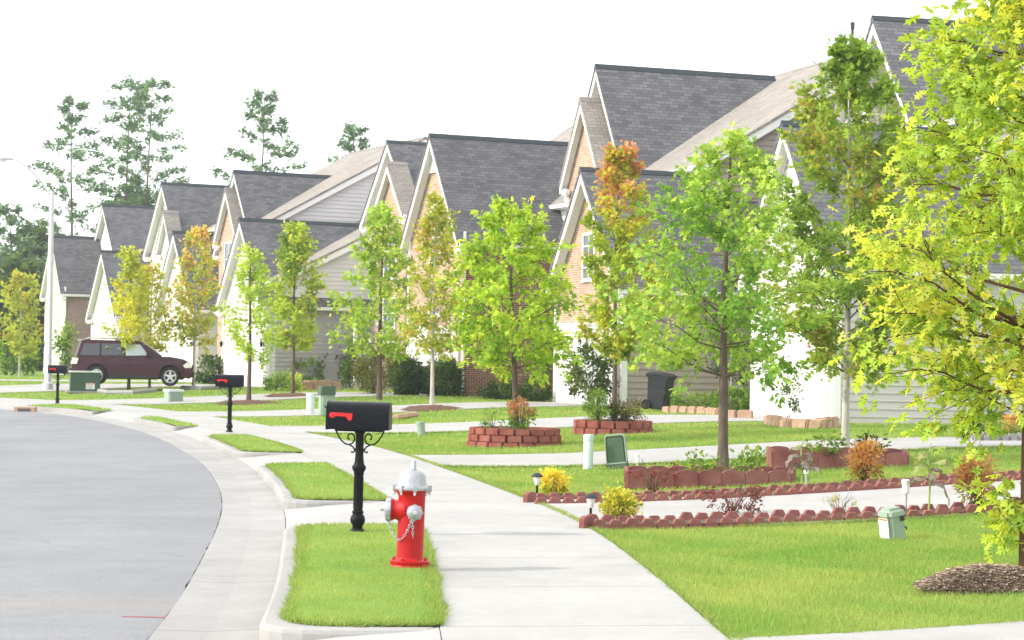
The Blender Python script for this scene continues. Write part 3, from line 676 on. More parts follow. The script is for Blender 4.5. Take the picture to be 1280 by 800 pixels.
oE = from_gable(299, 274, .45, .38)
hE = house('house', oE, .45, 'house with low white garage gable and grey siding wall, left of the porch with shrubs', dict(
  garage=(2.9,2.9,7.45,1.22,6.5,M['cream'],True,M['palesid'],True), side=10, inner=(1.35,9.1,9.3,1.55,2.2,1.9,-.4,BF,False),
  upper=(1.8,9.0,10.15,2.6,3.4,6.5,-.4,M['cream'],True), main=(2.3,9.6,7.85,11.9,5.2,14,0), lower=(.4,6.4,4.75,7.75,0,5.15), ws=M['palesid'], laps=True, wfront=M['cream'], lapfront=True))
oF = from_gable(216, 290, .45, .37)
hF = house('house', oF, .45, 'cream house with nested white gables behind the orange-tipped young tree', dict(
  garage=(2.9,2.9,7.45,1.22,7.5,M['cream'],True,M['cream'],True), side=9, inner=(.9,7.7,8.8,1.2,1.8,1.4,-.4,M['cream'],True), iwin=False,
  upper=(1.35,9.4,10.4,2.8,3.3,7.5,-.4,M['cream'],True), main=(1.8,9.0,7.3,10.6,3.0,13,0), ws=M['greysid'], laps=True, wfront=M['cream'], lapfront=True))
oG = from_gable(126, 314, .45, .35)
hG = house('house', oG, .45, 'far cream house whose garage gable rises behind the parked maroon car', dict(
  garage=(2.9,2.9,7.45,1.22,7.5,M['cream'],True,M['greysid'],True), side=9,
  upper=(1.55,8.4,10.6,2.6,3.0,7.5,-.4,M['cream'],True), main=(2.0,9.0,7.3,10.4,3.0,12,0), ws=M['greysid'], laps=True, wfront=M['cream'], lapfront=True))
oH = corner(79, 470, 128)
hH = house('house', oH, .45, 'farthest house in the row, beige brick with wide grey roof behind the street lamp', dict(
  garage=(2.2,2.35,8.7,1.38,13,BB,False,M['brick_beige_shade'],False), side=13, ws=M['brick_beige_shade'], laps=False, spouts=[(1.9,-.15,0,5.2)]))
# blue-grey house at the left edge of the picture
o_ = empty('house', at(-34, 172, .3, 470), 0, 'dark blue grey house with white trimmed gable at the left edge behind the young tree', 'house')
ridge_block(o_, 'y', 0, 10, 1.2, 4.4, 4.9, 9.6, -.4, M['bluegrey'], M['bluegrey'], M['slate'], True, True)
mb = MB(); mb.box(.3, 4.6, -1.9, -1.7, 2.6, 2.9); mb.build('porch_beam', M['white'], o_)
for x in (.4, 2.4, 4.4): mb = MB(); mb.box(x-.1,x+.1,-1.9,-1.7,-.3,2.6); mb.build('porch_column', M['white'], o_)
for x, z in ((3.6,4.0),(3.0,1.6)):
    mb = MB(); mb.box(x-.6,x+.6,-.08,-.04,z-.75,z+.75); wn = mb.build('window', M['white'], o_); mb = MB(); mb.box(x-.5,x+.5,-.1,-.081,z-.65,z+.65); mb.build('pane', M['glass'], wn)

# ------------------------------------------------------------------ things standing on the ground
def spot(px, py, off=0):
    z = 0.; x, y = unroll(px, py)
    for _ in range(12):
        Y = (EYE-z)*FPX/y; X = x/FPX*Y; z = .5*z+.5*(hgt(X, Y)+off)
    return Vector((X, Y, z))
RX = lambda a: Matrix.Rotation(a, 4, 'X')
RY = lambda a: Matrix.Rotation(a, 4, 'Y')
RZ = lambda a: Matrix.Rotation(a, 4, 'Z')
T4 = lambda *v: Matrix.Translation(v)
def torus_link(mb, c, d, up, L=.03, W=.018, r=.0038):
    d = Vector(d).normalized(); up = Vector(up); up = (up-d*up.dot(d)).normalized(); pts = []
    for k in range(13):
        t = 2*PI*k/12; pts.append(Vector(c)+d*math.cos(t)*L/2+up*math.sin(t)*W/2)
    mb.tube(pts, r, 5, caps=False)

# fire hydrant
p = spot(512, 712); p.z = .012; NO_GRASS.append((p.x, p.y, .13))
h = empty('fire_hydrant', p, 0, 'bright red fire hydrant with silver white cap and chains on the near grass strip', 'fire hydrant'); h.rotation_euler = (0, R(1.0), 0)
mb = MB(); mb.lathe([(.150,0),(.163,.008),(.163,.030),(.160,.034),(.160,.040),(.163,.044),(.163,.068),(.155,.076),(.116,.080),(.112,.095)], 40)
for k in range(8):
    t = 2*PI*(k+.5)/8; mb.lathe([(.014,.07),(.014,.090),(.008,.094)], 6, M4=T4(.143*math.cos(t), .143*math.sin(t), 0))
mb.build('base_flange', M['hred'], h, smooth=True)
mb = MB(); mb.lathe([(.112,.09),(.111,.14),(.110,.55),(.113,.60),(.125,.625),(.142,.636),(.146,.646),(.140,.655),(.10,.655)], 40); mb.build('barrel', M['hred'], h, smooth=True)
mb = MB(); mb.lathe([(.10,.652),(.148,.652),(.152,.662),(.150,.674),(.128,.682),(.116,.70),(.112,.73),(.106,.765),(.094,.79),(.075,.803),(.05,.812),(.034,.816),(.034,.822),(.02,.823)], 40)
bon = mb.build('bonnet', M['hwhite'], h, smooth=True)
mb = MB(); mb.lathe([(.030,.818),(.026,.828),(.0245,.888),(.020,.893)], 5); mb.build('operating_nut', M['hwhite'], h, smooth=True)
for k in range(8):
    t = 2*PI*(k+.25)/8
    mb = MB(); mb.box(-.014,.014,-.013,.013,.640,.690); mb.M = None
    b_ = mb.build('bolt_lug', M['hwhite'], h); b_.location = (.148*math.cos(t), .148*math.sin(t), 0); b_.rotation_euler = (0,0,t)
    mb = MB(); mb.lathe([(.008,.612),(.011,.616),(.011,.637),(.006,.641)], 6); mb.build('bolt', M['steel'], b_)
def nozzle(M_, r0, r1, length, cap_r, cap_l, nut_r, nut_l, name):
    mb = MB(); mb.lathe([(r0*1.35,.05),(r0*1.18,.10),(r0,.125),(r0,length-.02),(r0*1.12,length-.012),(r0*1.12,length)], 28, M4=M_); n = mb.build(name, M['hred'], h, smooth=True)
    L = length
    mb = MB(); mb.lathe([(cap_r*.9,L+.001),(cap_r,L+.004),(cap_r,L+cap_l*.7),(cap_r*.93,L+cap_l),(cap_r*.5,L+cap_l+.012),(nut_r*1.4,L+cap_l+.016),(nut_r*1.2,L+cap_l+.018)], 28, M4=M_)
    for k in range(8):
        t = 2*PI*k/8; mb.box(-.006,.006,-.006,.006,L+.008,L+cap_l*.75, M4=M_ @ T4(cap_r*math.cos(t)*1.0, cap_r*math.sin(t)*1.0, 0) @ RZ(t))
    c = mb.build('nozzle_cap', M['hwhite'], n, smooth=True)
    mb = MB(); mb.lathe([(nut_r,L+cap_l+.014),(nut_r*.9,L+cap_l+nut_l),(nut_r*.6,L+cap_l+nut_l+.004)], 5, M4=M_); mb.build('cap_nut', M['steel'], n)
    return n
zc = .475
nozzle(T4(0,0,zc+.008) @ RY(-PI/2), .082, .082, .165, .100, .045, .020, .045, 'pumper_nozzle')
nozzle(T4(0,0,zc) @ RZ(R(12)) @ RX(PI/2), .050, .050, .150, .064, .03, .022, .022, 'hose_nozzle')
# chains
def chain(P, name):
    C = catmull([np.array(q)[:2] for q in P], 1) if False else None
    pts = [Vector(q) for q in P]; out = []; mb = MB()
    L = [0]
    for i in range(1, len(pts)): L.append(L[-1]+(pts[i]-pts[i-1]).length)
    n = int(L[-1]/.0225)
    for k in range(n):
        s_ = (k+.5)*L[-1]/n; j = max(i for i in range(len(L)) if L[i] <= s_+1e-9); j = min(j, len(pts)-2)
        t = (s_-L[j])/(L[j+1]-L[j]); c = pts[j].lerp(pts[j+1], t); d = pts[j+1]-pts[j]
        torus_link(mb, c, d, (0,-1,0) if k % 2 else (.8,-.2,.6))
    return mb.build(name, M['hwhite'], h, smooth=True)
def cat(a, b, sag, n=12):
    a = Vector(a); b = Vector(b); return [a.lerp(b, i/n)-Vector((0,0,sag*(1-(2*i/n-1)**2))) for i in range(n+1)]
chain(cat((-.19,-.03,.40), (.012,-.165,.415), .165), 'cap_chain')
chain([(.018,-.19,.42),(.024,-.175,.36),(.026,-.15,.27)], 'cap_chain')

# mailboxes
def make_mailbox(label):
    r = empty('mailbox', (0,0,0), 0, label, 'mailbox', 'black mailboxes on ornate posts')
    W, Hh, L = .165, .155, .30                         # half width (depth), wall height, half length
    n = 14; prof = [(-W, 1.02), (W, 1.02), (W, 1.02+.14)]+[(W*math.cos(PI*k/n), 1.16+.135*math.sin(PI*k/n)) for k in range(1, n)]+[(-W, 1.16)]
    mb = MB(); m = len(prof)
    mb.add([(-L, y, z) for y, z in prof]+[(L, y, z) for y, z in prof], [tuple(range(m)), tuple(range(2*m-1,m-1,-1))]+[(i,m+i,m+(i+1)%m,(i+1)%m) for i in range(m)])
    mb.build('box', M['black'], r, smooth=True)
    prof2 = [(y*1.03, 1.155+(z-1.155)*1.03) for y, z in prof]
    mb = MB(); mb.add([(-L-.022, y, z) for y, z in prof2]+[(-L+.006, y, z) for y, z in prof2], [tuple(range(m)), tuple(range(2*m-1,m-1,-1))]+[(i,m+i,m+(i+1)%m,(i+1)%m) for i in range(m)])
    d = mb.build('door', M['black'], r, smooth=True); mb = MB(); mb.tube([(-L-.05,-.02,1.24),(-L-.05,.02,1.24)], .008, 6); mb.box(-L-.055,-L-.02,-.02,.02,1.225,1.232); mb.build('handle', M['black'], d)
    # red flag lying along the side
    y0 = -W-.014; pts = [(-.285,1.170),(-.285,1.145),(-.262,1.128),(-.238,1.133),(-.225,1.150),(-.12,1.146),(-.105,1.118),(-.085,1.106),(-.063,1.118),(-.058,1.178),(-.225,1.184),(-.262,1.188)]
    mb = MB(); mb.prism([(a, b) for a, b in pts], y0-.006, y0); fl = mb.build('flag', M['redflag'], r, bev=.002)
    mb = MB(); mb.lathe([(.016,0),(.016,.012),(.01,.016)], 12, M4=T4(-.262,y0-.006,1.157) @ RX(PI/2)); mb.build('pivot', M['redflag'], fl)
    # post
    mb = MB(); mb.lathe([(.075,0),(.078,.015),(.072,.03),(.050,.045),(.052,.075),(.070,.10),(.075,.13),(.066,.165),(.050,.185),(.058,.20),(.058,.212),(.046,.22),(.0445,.30),(.0445,.56),(.050,.575),(.050,.60),(.062,.615),(.070,.645),(.068,.655),(.052,.675),(.046,.70),(.041,.76),(.040,.98),(.055,.99),(.055,1.018)], 20)
    for k in range(10):
        t = 2*PI*k/10; mb.tube([(.0425*math.cos(t),.0425*math.sin(t),.24),(.0425*math.cos(t),.0425*math.sin(t),.55)], .006, 4)
    mb.build('post', M['blackp'], r, smooth=True)
    mb = MB(); mb.box(-.24,.24,-.10,.10,1.0,1.018, bev=.004); mb.build('mounting_board', M['blackp'], r)
    for s in (-1, 1):
        mb = MB(); main = [(s*x, 0, z) for x, z in ((.235,1.0),(.215,.955),(.185,.91),(.145,.875),(.10,.865),(.065,.845),(.047,.815))]
        mb.tube(main, .0085, 6)
        sc = [(s*x, 0, z) for x, z in ((.10,.866),(.065,.888),(.050,.92),(.055,.955),(.078,.975),(.105,.97),(.120,.948),(.115,.925),(.100,.922))]
        mb.tube(sc, [.0085]*6+[.008,.0085,.010], 6)
        mb.tube([(s*x, 0, z) for x, z in ((.045,.83),(.05,.80),(.07,.79),(.083,.80))], [.008,.008,.008,.009], 6)
        mb.build('scroll_bracket', M['blackp'], r, smooth=True)
    return r
mbx = make_mailbox('black arched mailbox with red flag, nearest one, just behind the fire hydrant')
p = spot(447, 668); mbx.location = (p.x, p.y, .02); mbx.rotation_euler = (0, R(.4), R(-2)); NO_GRASS.append((p.x,p.y,.09))
for px, py, rz, lab, s in ((287, 541, 4, 'black mailbox with red flag on the middle kerb island, second of the three', 1.0), (72, 505, 8, 'distant black mailbox with red flag beside the green transformer box', 1.0)):
    c = copy_tree(mbx); p = spot(px, py); c.location = (p.x, p.y, .02); c.rotation_euler = (0, 0, R(rz)); c['label'] = lab

# utility pedestals
def rounded_box(name, sx, sy, sz, r_, m, parent, z0=0, taper=1.0, seg=3):
    bm = bmesh.new(); bmesh.ops.create_cube(bm, size=1)
    for v in bm.verts:
        t = taper if v.co.z > 0 else 1; v.co = Vector((v.co.x*sx*t, v.co.y*sy*t, (v.co.z+.5)*sz+z0))
    bmesh.ops.bevel(bm, geom=[e for e in bm.edges if not all(v.co.z < z0+1e-4 for v in e.verts)], offset=r_, segments=seg, affect='EDGES')
    return MB().bm(bm).build(name, m, parent, smooth=True)
p = spot(1116, 671); NO_GRASS.append((p.x,p.y,.12))
u = empty('utility_pedestal', (p.x,p.y,p.z-.02), R(28), 'pale green utility pedestal leaning left in the lawn beside the solar light', 'utility box'); u.rotation_euler = (R(2), R(-9), R(28))
rounded_box('housing', .21, .20, .31, .035, M['pgreen'], u, taper=.93)
rounded_box('hood', .225, .215, .075, .034, M['wplastic'] if False else M['pgreen'], u, z0=.245, taper=.9)
mb = MB(); mb.box(-.1085,-.105,-.075,.07,.03,.225); st_ = mb.build('warning_sticker', M['sticker'], u)
mb = MB()
for i in range(9): mb.box(-.1095,-.1086,-.06,random.uniform(.0,.055),.045+i*.018,.051+i*.018)
mb.build('sticker_text', M['stickerink'], st_); mb = MB(); mb.box(-.110,-.1086,-.07,.065,.207,.222); mb.build('sticker_band', M['orange'], st_)
mb = MB(); mb.box(.03,.07,-.112,-.10,.19,.235); mb.tube([(.10,-.06,.12),(.125,-.06,.10),(.125,-.06,.08)],.008,5); mb.build('latch', M['plastic_dark'], u)

p = spot(772, 584); NO_GRASS.append((p.x,p.y,.16))
u = empty('utility_pedestal', (p.x,p.y,p.z-.02), 0, 'taller dark green utility pedestal with pale rounded edge beside the short pale bollard', 'utility box'); u.rotation_euler = (R(-3), R(-7), R(-14))
mb = MB(); rounded_box('housing', .33, .10, .52, .03, M['mgreen'], u, taper=.96)
bm = bmesh.new()
hb = MB(); hb.prism([(-.170,.10),(-.150,.10),(-.146,.50),(-.12,.528),(.12,.528),(.150,.50),(.154,.10),(.172,.10),(.164,.515),(.13,.552),(-.13,.552),(-.164,.515)], -.044, .058); hb.build('edge_frame', M['pgreen'], u, bev=.006)
mb = MB(); mb.box(-.175,.175,-.075,.075,.0,.10, bev=.01); mb.build('base_skirt', M['mgreen'], u)
mb = MB(); mb.box(-.165,.165,-.082,-.076,.075,.095); mb.build('skirt_rib', M['pgreen'], u)

def bollard(px, py, hh, r_, lab, m='wplastic', lean=0, rz=0):
    p = spot(px, py); NO_GRASS.append((p.x,p.y,r_+.03))
    b_ = empty('utility_marker', (p.x,p.y,p.z-.02), 0, lab, 'utility marker'); b_.rotation_euler = (0, R(lean), 0)
    mb = MB(); mb.lathe([(r_,0),(r_,hh*.82),(r_*.96,hh*.83)], 20); mb.build('tube', M[m], b_, smooth=True)
    mb = MB(); mb.lathe([(r_*.9,hh*.825),(r_*1.08,hh*.826),(r_*1.08,hh*.97),(r_*.98,hh)], 20); mb.build('cap', M[m], b_, smooth=True)
M['pmark'] = mat('pale blue green plastic', (.50,.60,.56), .5, var=.05, vscale=5)
bollard(735, 585, .56, .078, 'pale grey green round marker post beside the dark green pedestal', 'pmark')
bollard(388, 517, .62, .115, 'pale round marker post on the lawn left of the nearest mailbox', 'pmark')
bollard(527, 543, .31, .095, 'short squat pale green marker leaning on the lawn right of the nearest mailbox', 'pgreen', -6)
p = spot(408, 519)
u = empty('utility_pedestal', (p.x,p.y,p.z), R(20), 'dark topped utility pedestal mostly hidden behind the nearest mailbox', 'utility box')
rounded_box('housing', .40, .34, .80, .04, M['pgreen'], u); rounded_box('hood', .44, .40, .26, .03, M['mgreen'], u, z0=.58)
p = spot(217, 502)
u = empty('utility_pedestal', (p.x,p.y,p.z), R(32), 'squat pale green ribbed utility box on the lawn in front of the maroon car', 'utility box')
rounded_box('housing', .56, .50, .40, .03, M['pgreen'], u, taper=.96); rounded_box('lid', .60, .54, .08, .02, M['wplastic'], u, z0=.36)
mb = MB()
for i in range(6): mb.box(-.24+i*.088,-.20+i*.088,-.262,-.245,.03,.34)
mb.build('rib_panel', M['pgreen'], u)
p = spot(106, 490)
u = empty('transformer_box', (p.x,p.y,p.z-.02), R(16), 'dark green electric transformer box with white warning label beside the street lamp', 'transformer box')
mb = MB(); mb.box(-.72,.72,-.45,.45,0,.06); mb.build('pad', M['gutter'], u)
mb = MB(); mb.box(-.58,.58,-.36,.36,.06,.84, bev=.015); mb.build('cabinet', M['tgreen'], u)
mb = MB(); mb.prism([(-.61,.80),(.61,.80),(.60,.86),(-.60,.86)], -.40, .39); mb.build('lid', M['wplastic'], u, bev=.01)
mb = MB(); mb.box(.02,.36,-.372,-.361,.14,.38); st_ = mb.build('warning_label', M['sticker'], u)
mb = MB(); mb.box(.03,.35,-.377,-.3725,.33,.365); mb.build('label_band', M['orange'], st_)
mb = MB()
for i in range(5): mb.box(.04,.30-.03*(i%3),-.376,-.3725,.16+i*.033,.172+i*.033)
mb.build('label_text', M['stickerink'], st_)

# street lamps
def street_lamp(base, hh, arm, lab, rzz=0, pr=.11):
    r = empty('street_lamp', base, rzz, lab, 'street lamp')
    mb = MB(); mb.lathe([(pr*1.5,0),(pr*1.5,.25),(pr*1.1,.3),(pr,.35),(pr*.6,hh-.15),(pr*.6,hh),(.02,hh+.03)], 16); mb.build('pole', M['steel'], r, smooth=True)
    ax, az = arm; P = [(0,0,hh-.25),(ax*.22,0,hh+az*.32),(ax*.5,0,hh+az*.75),(ax*.75,0,hh+az*.98),(ax*.95,0,hh+az)]
    mb = MB(); mb.tube(P, [.045,.04,.036,.032,.03], 8); mb.build('arm', M['steel'], r, smooth=True)
    bm = bmesh.new(); bmesh.ops.create_uvsphere(bm, u_segments=16, v_segments=8, radius=1)
    for v in bm.verts: v.co = Vector((ax+v.co.x*.36-(.0), v.co.y*.15, hh+az+.02+max(v.co.z, -.35)*.13))
    hd = MB().bm(bm).build('lamp_head', M['steel'], r, smooth=True)
    bm = bmesh.new(); bmesh.ops.create_uvsphere(bm, u_segments=12, v_segments=8, radius=1)
    for v in bm.verts: v.co = Vector((ax-.06+v.co.x*.2, v.co.y*.12, hh+az-.03+min(v.co.z, 0)*.10))
    MB().bm(bm).build('lens', M['lens'], hd, smooth=True)
    return r
p = spot(60, 487); q = at(63, p.y, None, 240)
street_lamp((p.x,p.y,p.z), q.z-p.z, (-1.95, 1.3), 'tall grey steel street lamp with curved arm reaching left, behind the distant mailbox', R(8), .15)
p = at(57, 150, .35, 470); q = at(57, 150, None, 348)
street_lamp(p, q.z-p.z, (-1.6, .8), 'farther street lamp with small curved arm showing left of the beige brick house', R(5), .09)

# trash bins
def make_bin(lab):
    r = empty('trash_bin', (0,0,0), 0, lab, 'trash bin')
    bm = bmesh.new(); bmesh.ops.create_cube(bm, size=1)
    for v in bm.verts:
        t = 1.0 if v.co.z > 0 else .80; v.co = Vector((v.co.x*.62*t, v.co.y*.66*t, .04+(v.co.z+.5)*.92))
    bmesh.ops.bevel(bm, geom=bm.edges[:], offset=.035, segments=2, affect='EDGES'); MB().bm(bm).build('body', M['bin'], r, smooth=True)
    mb = MB(); mb.box(-.335,.335,-.355,.355,.88,.95, bev=.02); mb.box(-.272,.272,-.30,.30,.48,.60, bev=.01); mb.build('rim', M['bin'], r)
    mb = MB(); mb.prism([(-.35,.945),(.37,.945),(.37,.975),(.2,1.03),(-.2,1.04),(-.33,1.0)], -.36, .36); mb.build('lid', M['bin'], r, bev=.012)
    mb = MB(); mb.tube([(-.40,-.25,.93),(-.40,.25,.93)], .018, 8); mb.box(-.40,-.33,-.27,-.23,.90,.95); mb.box(-.40,-.33,.23,.27,.90,.95); mb.build('handle', M['bin'], r)
    for s in (-1, 1):
        mb = MB(); mb.lathe([(.05,-.03),(.13,-.03),(.14,-.01),(.14,.01),(.13,.03),(.05,.03)], 18, M4=T4(-.27,s*.30,.14) @ RX(PI/2)); mb.build('wheel', M['rubber'], r, smooth=True)
    return r
b0 = make_bin('dark grey wheeled trash bin tilted against the brown siding wall'); p = spot(822, 513)
b0.location = (p.x,p.y,p.z); b0.scale = (1,1,1.04); b0.rotation_euler = (0, R(6), R(-22))
for px, py, lab, rz in ((508, 494, 'dark trash bin left of the clipped dark green shrub at the white garage', -60), (535, 494, 'dark trash bin between the two clipped dark green shrubs', -62)):
    c = copy_tree(b0); p = spot(px, py); c.location = (p.x, p.y, p.z); c.rotation_euler = (0,0,R(rz)); c['label'] = lab

# the parked car (seen from its right side)
def make_car():
    r = empty('parked_car', (0,0,0), 0, 'dark maroon boxy sport utility car parked on the driveway behind two young trees', 'car')
    L, Wd = 2.38, .92
    low = [(-L,.42),(-L-.02,.55),(-L+.02,.78),(-L+.05,1.0),(-2.18,1.06),(1.0,1.12),(1.35,1.14),(2.0,1.05),(2.25,.93),(2.36,.75),(2.40,.55),(2.36,.36),(2.1,.30)]
    # body side with wheel arches cut as an outline
    def arch(cx, r_, n=12): return [(cx+r_*math.cos(PI*k/n), .38+r_*math.sin(PI*k/n)) for k in range(n+1)]
    prof = [(-L+.02,.40),(-L-.03,.58),(-L,.80),(-L+.06,1.02),(-2.22,1.07),(1.02,1.13),(1.5,1.13),(2.0,1.05),(2.26,.93),(2.37,.76),(2.41,.55),(2.36,.34),(2.05,.30)]+arch(1.50,.43)+[(.98,.27),(-.92,.27)]+arch(-1.42,.43)+[(-1.95,.34)]
    bm = bmesh.new(); secs = []
    for y, ins in ((-Wd,0.0),(-Wd+.05,.0),(0,0),(Wd-.05,0),(Wd,0)):
        secs.append([bm.verts.new((x, y*(1 if z < .95 else .97), z)) for x, z in prof])
    n = len(prof)
    for a, b in zip(secs[:-1], secs[1:]):
        for i in range(n): bm.faces.new((a[i], a[(i+1)%n], b[(i+1)%n], b[i]))
    bm.faces.new(secs[0]); bm.faces.new(list(reversed(secs[-1])))
    body = MB().bm(bm).build('body', M['carpaint'], r, bev=.03)
    mb = MB(); mb.box(-1.95,2.05,-.70,.70,.25,.98); mb.build('inner_fender', M['plastic_dark'], r)
    # greenhouse
    base = [(-2.26,1.06),(1.18,1.12)]; cab = [(-2.24,1.05),(1.20,1.11),(.42,1.66),(.20,1.72),(-1.85,1.745),(-2.05,1.70)]
    bm = bmesh.new(); A_ = []; B_ = []
    for x, z in cab:
        k = 1 if z < 1.2 else .82; A_.append(bm.verts.new((x, -Wd*.965*k, z))); B_.append(bm.verts.new((x, Wd*.965*k, z)))
    m_ = len(cab)
    for i in range(m_): bm.faces.new((A_[i], A_[(i+1)%m_], B_[(i+1)%m_], B_[i]))
    bm.faces.new(A_); bm.faces.new(list(reversed(B_)))
    MB().bm(bm).build('cabin', M['carpaint'], r, bev=.03)
    for s in (-1, 1):                                    # side windows
        def yz(z): k = 1-(.18*(z-1.05)/.69); return s*(Wd*.965*k+.03)
        for k, (w0, w1, w2, w3) in enumerate((((-2.10,1.14),(-1.32,1.14),(-1.32,1.60),(-1.93,1.60)), ((-1.24,1.14),(-.36,1.15),(-.36,1.60),(-1.24,1.60)), ((-.28,1.15),(.62,1.17),(.28,1.58),(-.28,1.60)))):
            q = (w0, w1, w2, w3); mb = MB(); mb.add([(x, yz(z), z) for x, z in q]+[(x, yz(z)-s*.02, z) for x, z in q], [(0,1,2,3),(7,6,5,4)]+[(i,(i+1)%4,4+(i+1)%4,4+i) for i in range(4)])
            wn = mb.build('side_window', M['carglass_reflect'] if (k == 2) else M['carglass'], r)
            if k == 2: wn['label'] = 'front side window with pale reflection put into its colour'
        mb = MB()
        for x in (-1.28, -.32, .66): mb.box(x-.006, x+.006, s*(Wd+.001), s*(Wd+.004), .42, 1.10)
        mb.build('door_seam', M['plastic_dark'], body)
        for x in (-1.1, -.15):
            mb = MB(); mb.box(x-.1,x+.1,s*(Wd+.005),s*(Wd+.04),.98,1.02, bev=.008); mb.build('door_handle', M['carpaint'], r)
        mb = MB(); mb.box(.55,.75,s*(Wd+.02),s*(Wd+.2),1.14,1.30, bev=.03); mb.build('side_mirror', M['carpaint'], r)
        mb = MB(); mb.tube([(-1.9,s*.66,1.76),(-1.75,s*.66,1.82),(-.1,s*.66,1.80),(.1,s*.66,1.74)], .022, 6); mb.build('roof_rail', M['steel'], r)
        mb = MB(); mb.box(-.95,1.02,s*(Wd+.001),s*(Wd+.03),.30,.40, bev=.01); mb.build('side_sill', M['plastic_dark'], r)
        mb = MB(); mb.prism([(2.0,.80),(2.18,.94),(2.33,.84),(2.36,.72),(2.1,.70)], s*(Wd-.25), s*(Wd+.015)); mb.build('headlight', M['lens'], r, bev=.01)
        mb = MB(); mb.prism([(-2.46,.80),(-2.20,.80),(-2.14,1.02),(-2.38,1.05)], s*(Wd-.2), s*(Wd+.02)); mb.build('tail_light', M['lens'], r, bev=.01)
        for cx in (-1.42, 1.50):
            R_ = T4(cx, s*(Wd-.10), .37) @ RX(PI/2 if s < 0 else -PI/2)
            w_ = empty('wheel', (0,0,0)); w_.parent = r; w_.matrix_basis = R_
            mb = MB(); mb.lathe([(.24,-.11),(.35,-.11),(.37,-.08),(.37,.08),(.35,.11),(.25,.115)], 32, ring=True); mb.build('tyre', M['rubber'], w_, smooth=True)
            mb = MB(); mb.lathe([(.20,.06),(.215,.07),(.232,.118),(.248,.118),(.248,.05),(.21,.04)], 32, ring=True)
            mb.lathe([(.06,.05),(.06,.10),(.03,.108)], 12)
            for k in range(5):
                t = 2*PI*k/5+.3; mb.prism([(.03,-.045),(.23,-.032),(.23,.032),(.03,.045)], 0, .03, M4=RZ(t) @ T4(0,0,.105) @ RX(-PI/2) @ T4(0,0,0) @ Matrix(((1,0,0,0),(0,1,0,0),(0,0,1,0),(0,0,0,1))))
            mb.build('rim', M['alloy'], w_, smooth=True)
            mb = MB(); mb.lathe([(.02,.02),(.24,.02),(.24,.03),(.02,.03)], 24); mb.build('brake_disc', M['plastic_dark'], w_)
    mb = MB(); mb.add([(1.13,-.80,1.16),(1.13,.80,1.16),(.43,.66,1.65),(.43,-.66,1.65),(1.16,-.80,1.18),(1.16,.80,1.18),(.46,.66,1.67),(.46,-.66,1.67)], [(0,1,2,3),(7,6,5,4),(0,4,5,1),(1,5,6,2),(2,6,7,3),(3,7,4,0)]); mb.build('windshield', M['carglass_reflect'], r)
    mb = MB(); mb.add([(-2.25,-.78,1.12),(-2.25,.78,1.12),(-2.08,.66,1.66),(-2.08,-.66,1.66),(-2.28,-.78,1.12),(-2.28,.78,1.12),(-2.11,.66,1.66),(-2.11,-.66,1.66)], [(0,1,2,3),(7,6,5,4),(0,4,5,1),(1,5,6,2),(2,6,7,3),(3,7,4,0)]); mb.build('rear_window', M['carglass_reflect'], r)
    mb = MB(); mb.prism([(2.34,.34),(2.46,.38),(2.47,.56),(2.38,.60)], -.88, .88); mb.build('front_bumper', M['carpaint'], r, bev=.02)
    mb = MB(); mb.prism([(-2.34,.38),(-2.50,.42),(-2.50,.62),(-2.36,.66)], -.88, .88); mb.build('rear_bumper', M['carpaint'], r, bev=.02)
    mb = MB(); mb.box(2.37,2.42,-.5,.5,.66,.84, bev=.01); mb.build('grille', M['plastic_dark'], r)
    mb = MB(); mb.prism([(-2.0,1.72),(-2.20,1.70),(-2.22,1.73),(-1.9,1.765)], -.66, .66); mb.build('rear_spoiler', M['wplastic'], r)
    return r
car = make_car(); CY = 83.0; q = at(161, CY, None, 482); car.location = (q.x, CY+.9, q.z+.0); car.rotation_euler = (0, 0, R(9)); car.scale = (.99,1,1.04)
NO_GRASS.append((q.x, CY, 2.4))

# planters, edging, kerbs
def block(mb, c, tang, L, Dp, Hh, z, jit=.004):
    t = Vector((tang[0], tang[1], 0)).normalized(); nrm = Vector((-t.y, t.x, 0)); M4 = Matrix(((t.x,nrm.x,0,c[0]),(t.y,nrm.y,0,c[1]),(0,0,1,z),(0,0,0,1)))
    j = random.uniform(-jit, jit)
    mb.box(-L/2, L/2, -Dp/2+j, Dp/2+j, 0, Hh, M4=M4, bev=.012)
def ring_planter(center, rad, courses, lab, squareness=0, bl=.29, bh=.10):
    cx, cy, cz = center; r = empty('block_planter', center, 0, lab, 'planter', 'red block planters round the trees'); NO_GRASS.append((cx, cy, rad))
    for c in range(courses):
        rr = rad-c*.02; n = int(2*PI*rr/bl); mb = MB()
        for k in range(n):
            t = 2*PI*(k+.5*(c % 2))/n; block(mb, (rr*math.cos(t), rr*math.sin(t)), (-math.sin(t), math.cos(t)), bl*.97, .14, bh-.006, -.06+c*bh)
        mb.build('block_course', M['redblock'], r)
    mb = MB(); mb.lathe([(rad-.08,-.05),(rad-.09,courses*bh-.14),(rad*.5,courses*bh-.08),(.05,courses*bh-.05)], 24); mb.build('soil_fill', M['soil'], r)
    return r
def planter_spot(px, py, rad): p = spot(px, py); return Vector((p.x*(1+rad/p.y), p.y+rad, p.z))
P4 = planter_spot(643, 558, .88); ring_planter(P4, .88, 3, 'round three-course red block planter around the bushy bright green tree', bh=.135)
mb = MB(); block(mb, (0,0), (1,.4), .28,.13,.09, 0); t_ = mb.build('loose_block', M['redblock']); t_.location = (P4.x+.62, P4.y-.42, P4.z+.235); tag(t_, 'loose red block lying on top of the round planter rim', 'block')
P3 = planter_spot(766, 542, .78); ring_planter(P3, .80, 2, 'low two-course red block planter under the red-topped tree', bh=.165)

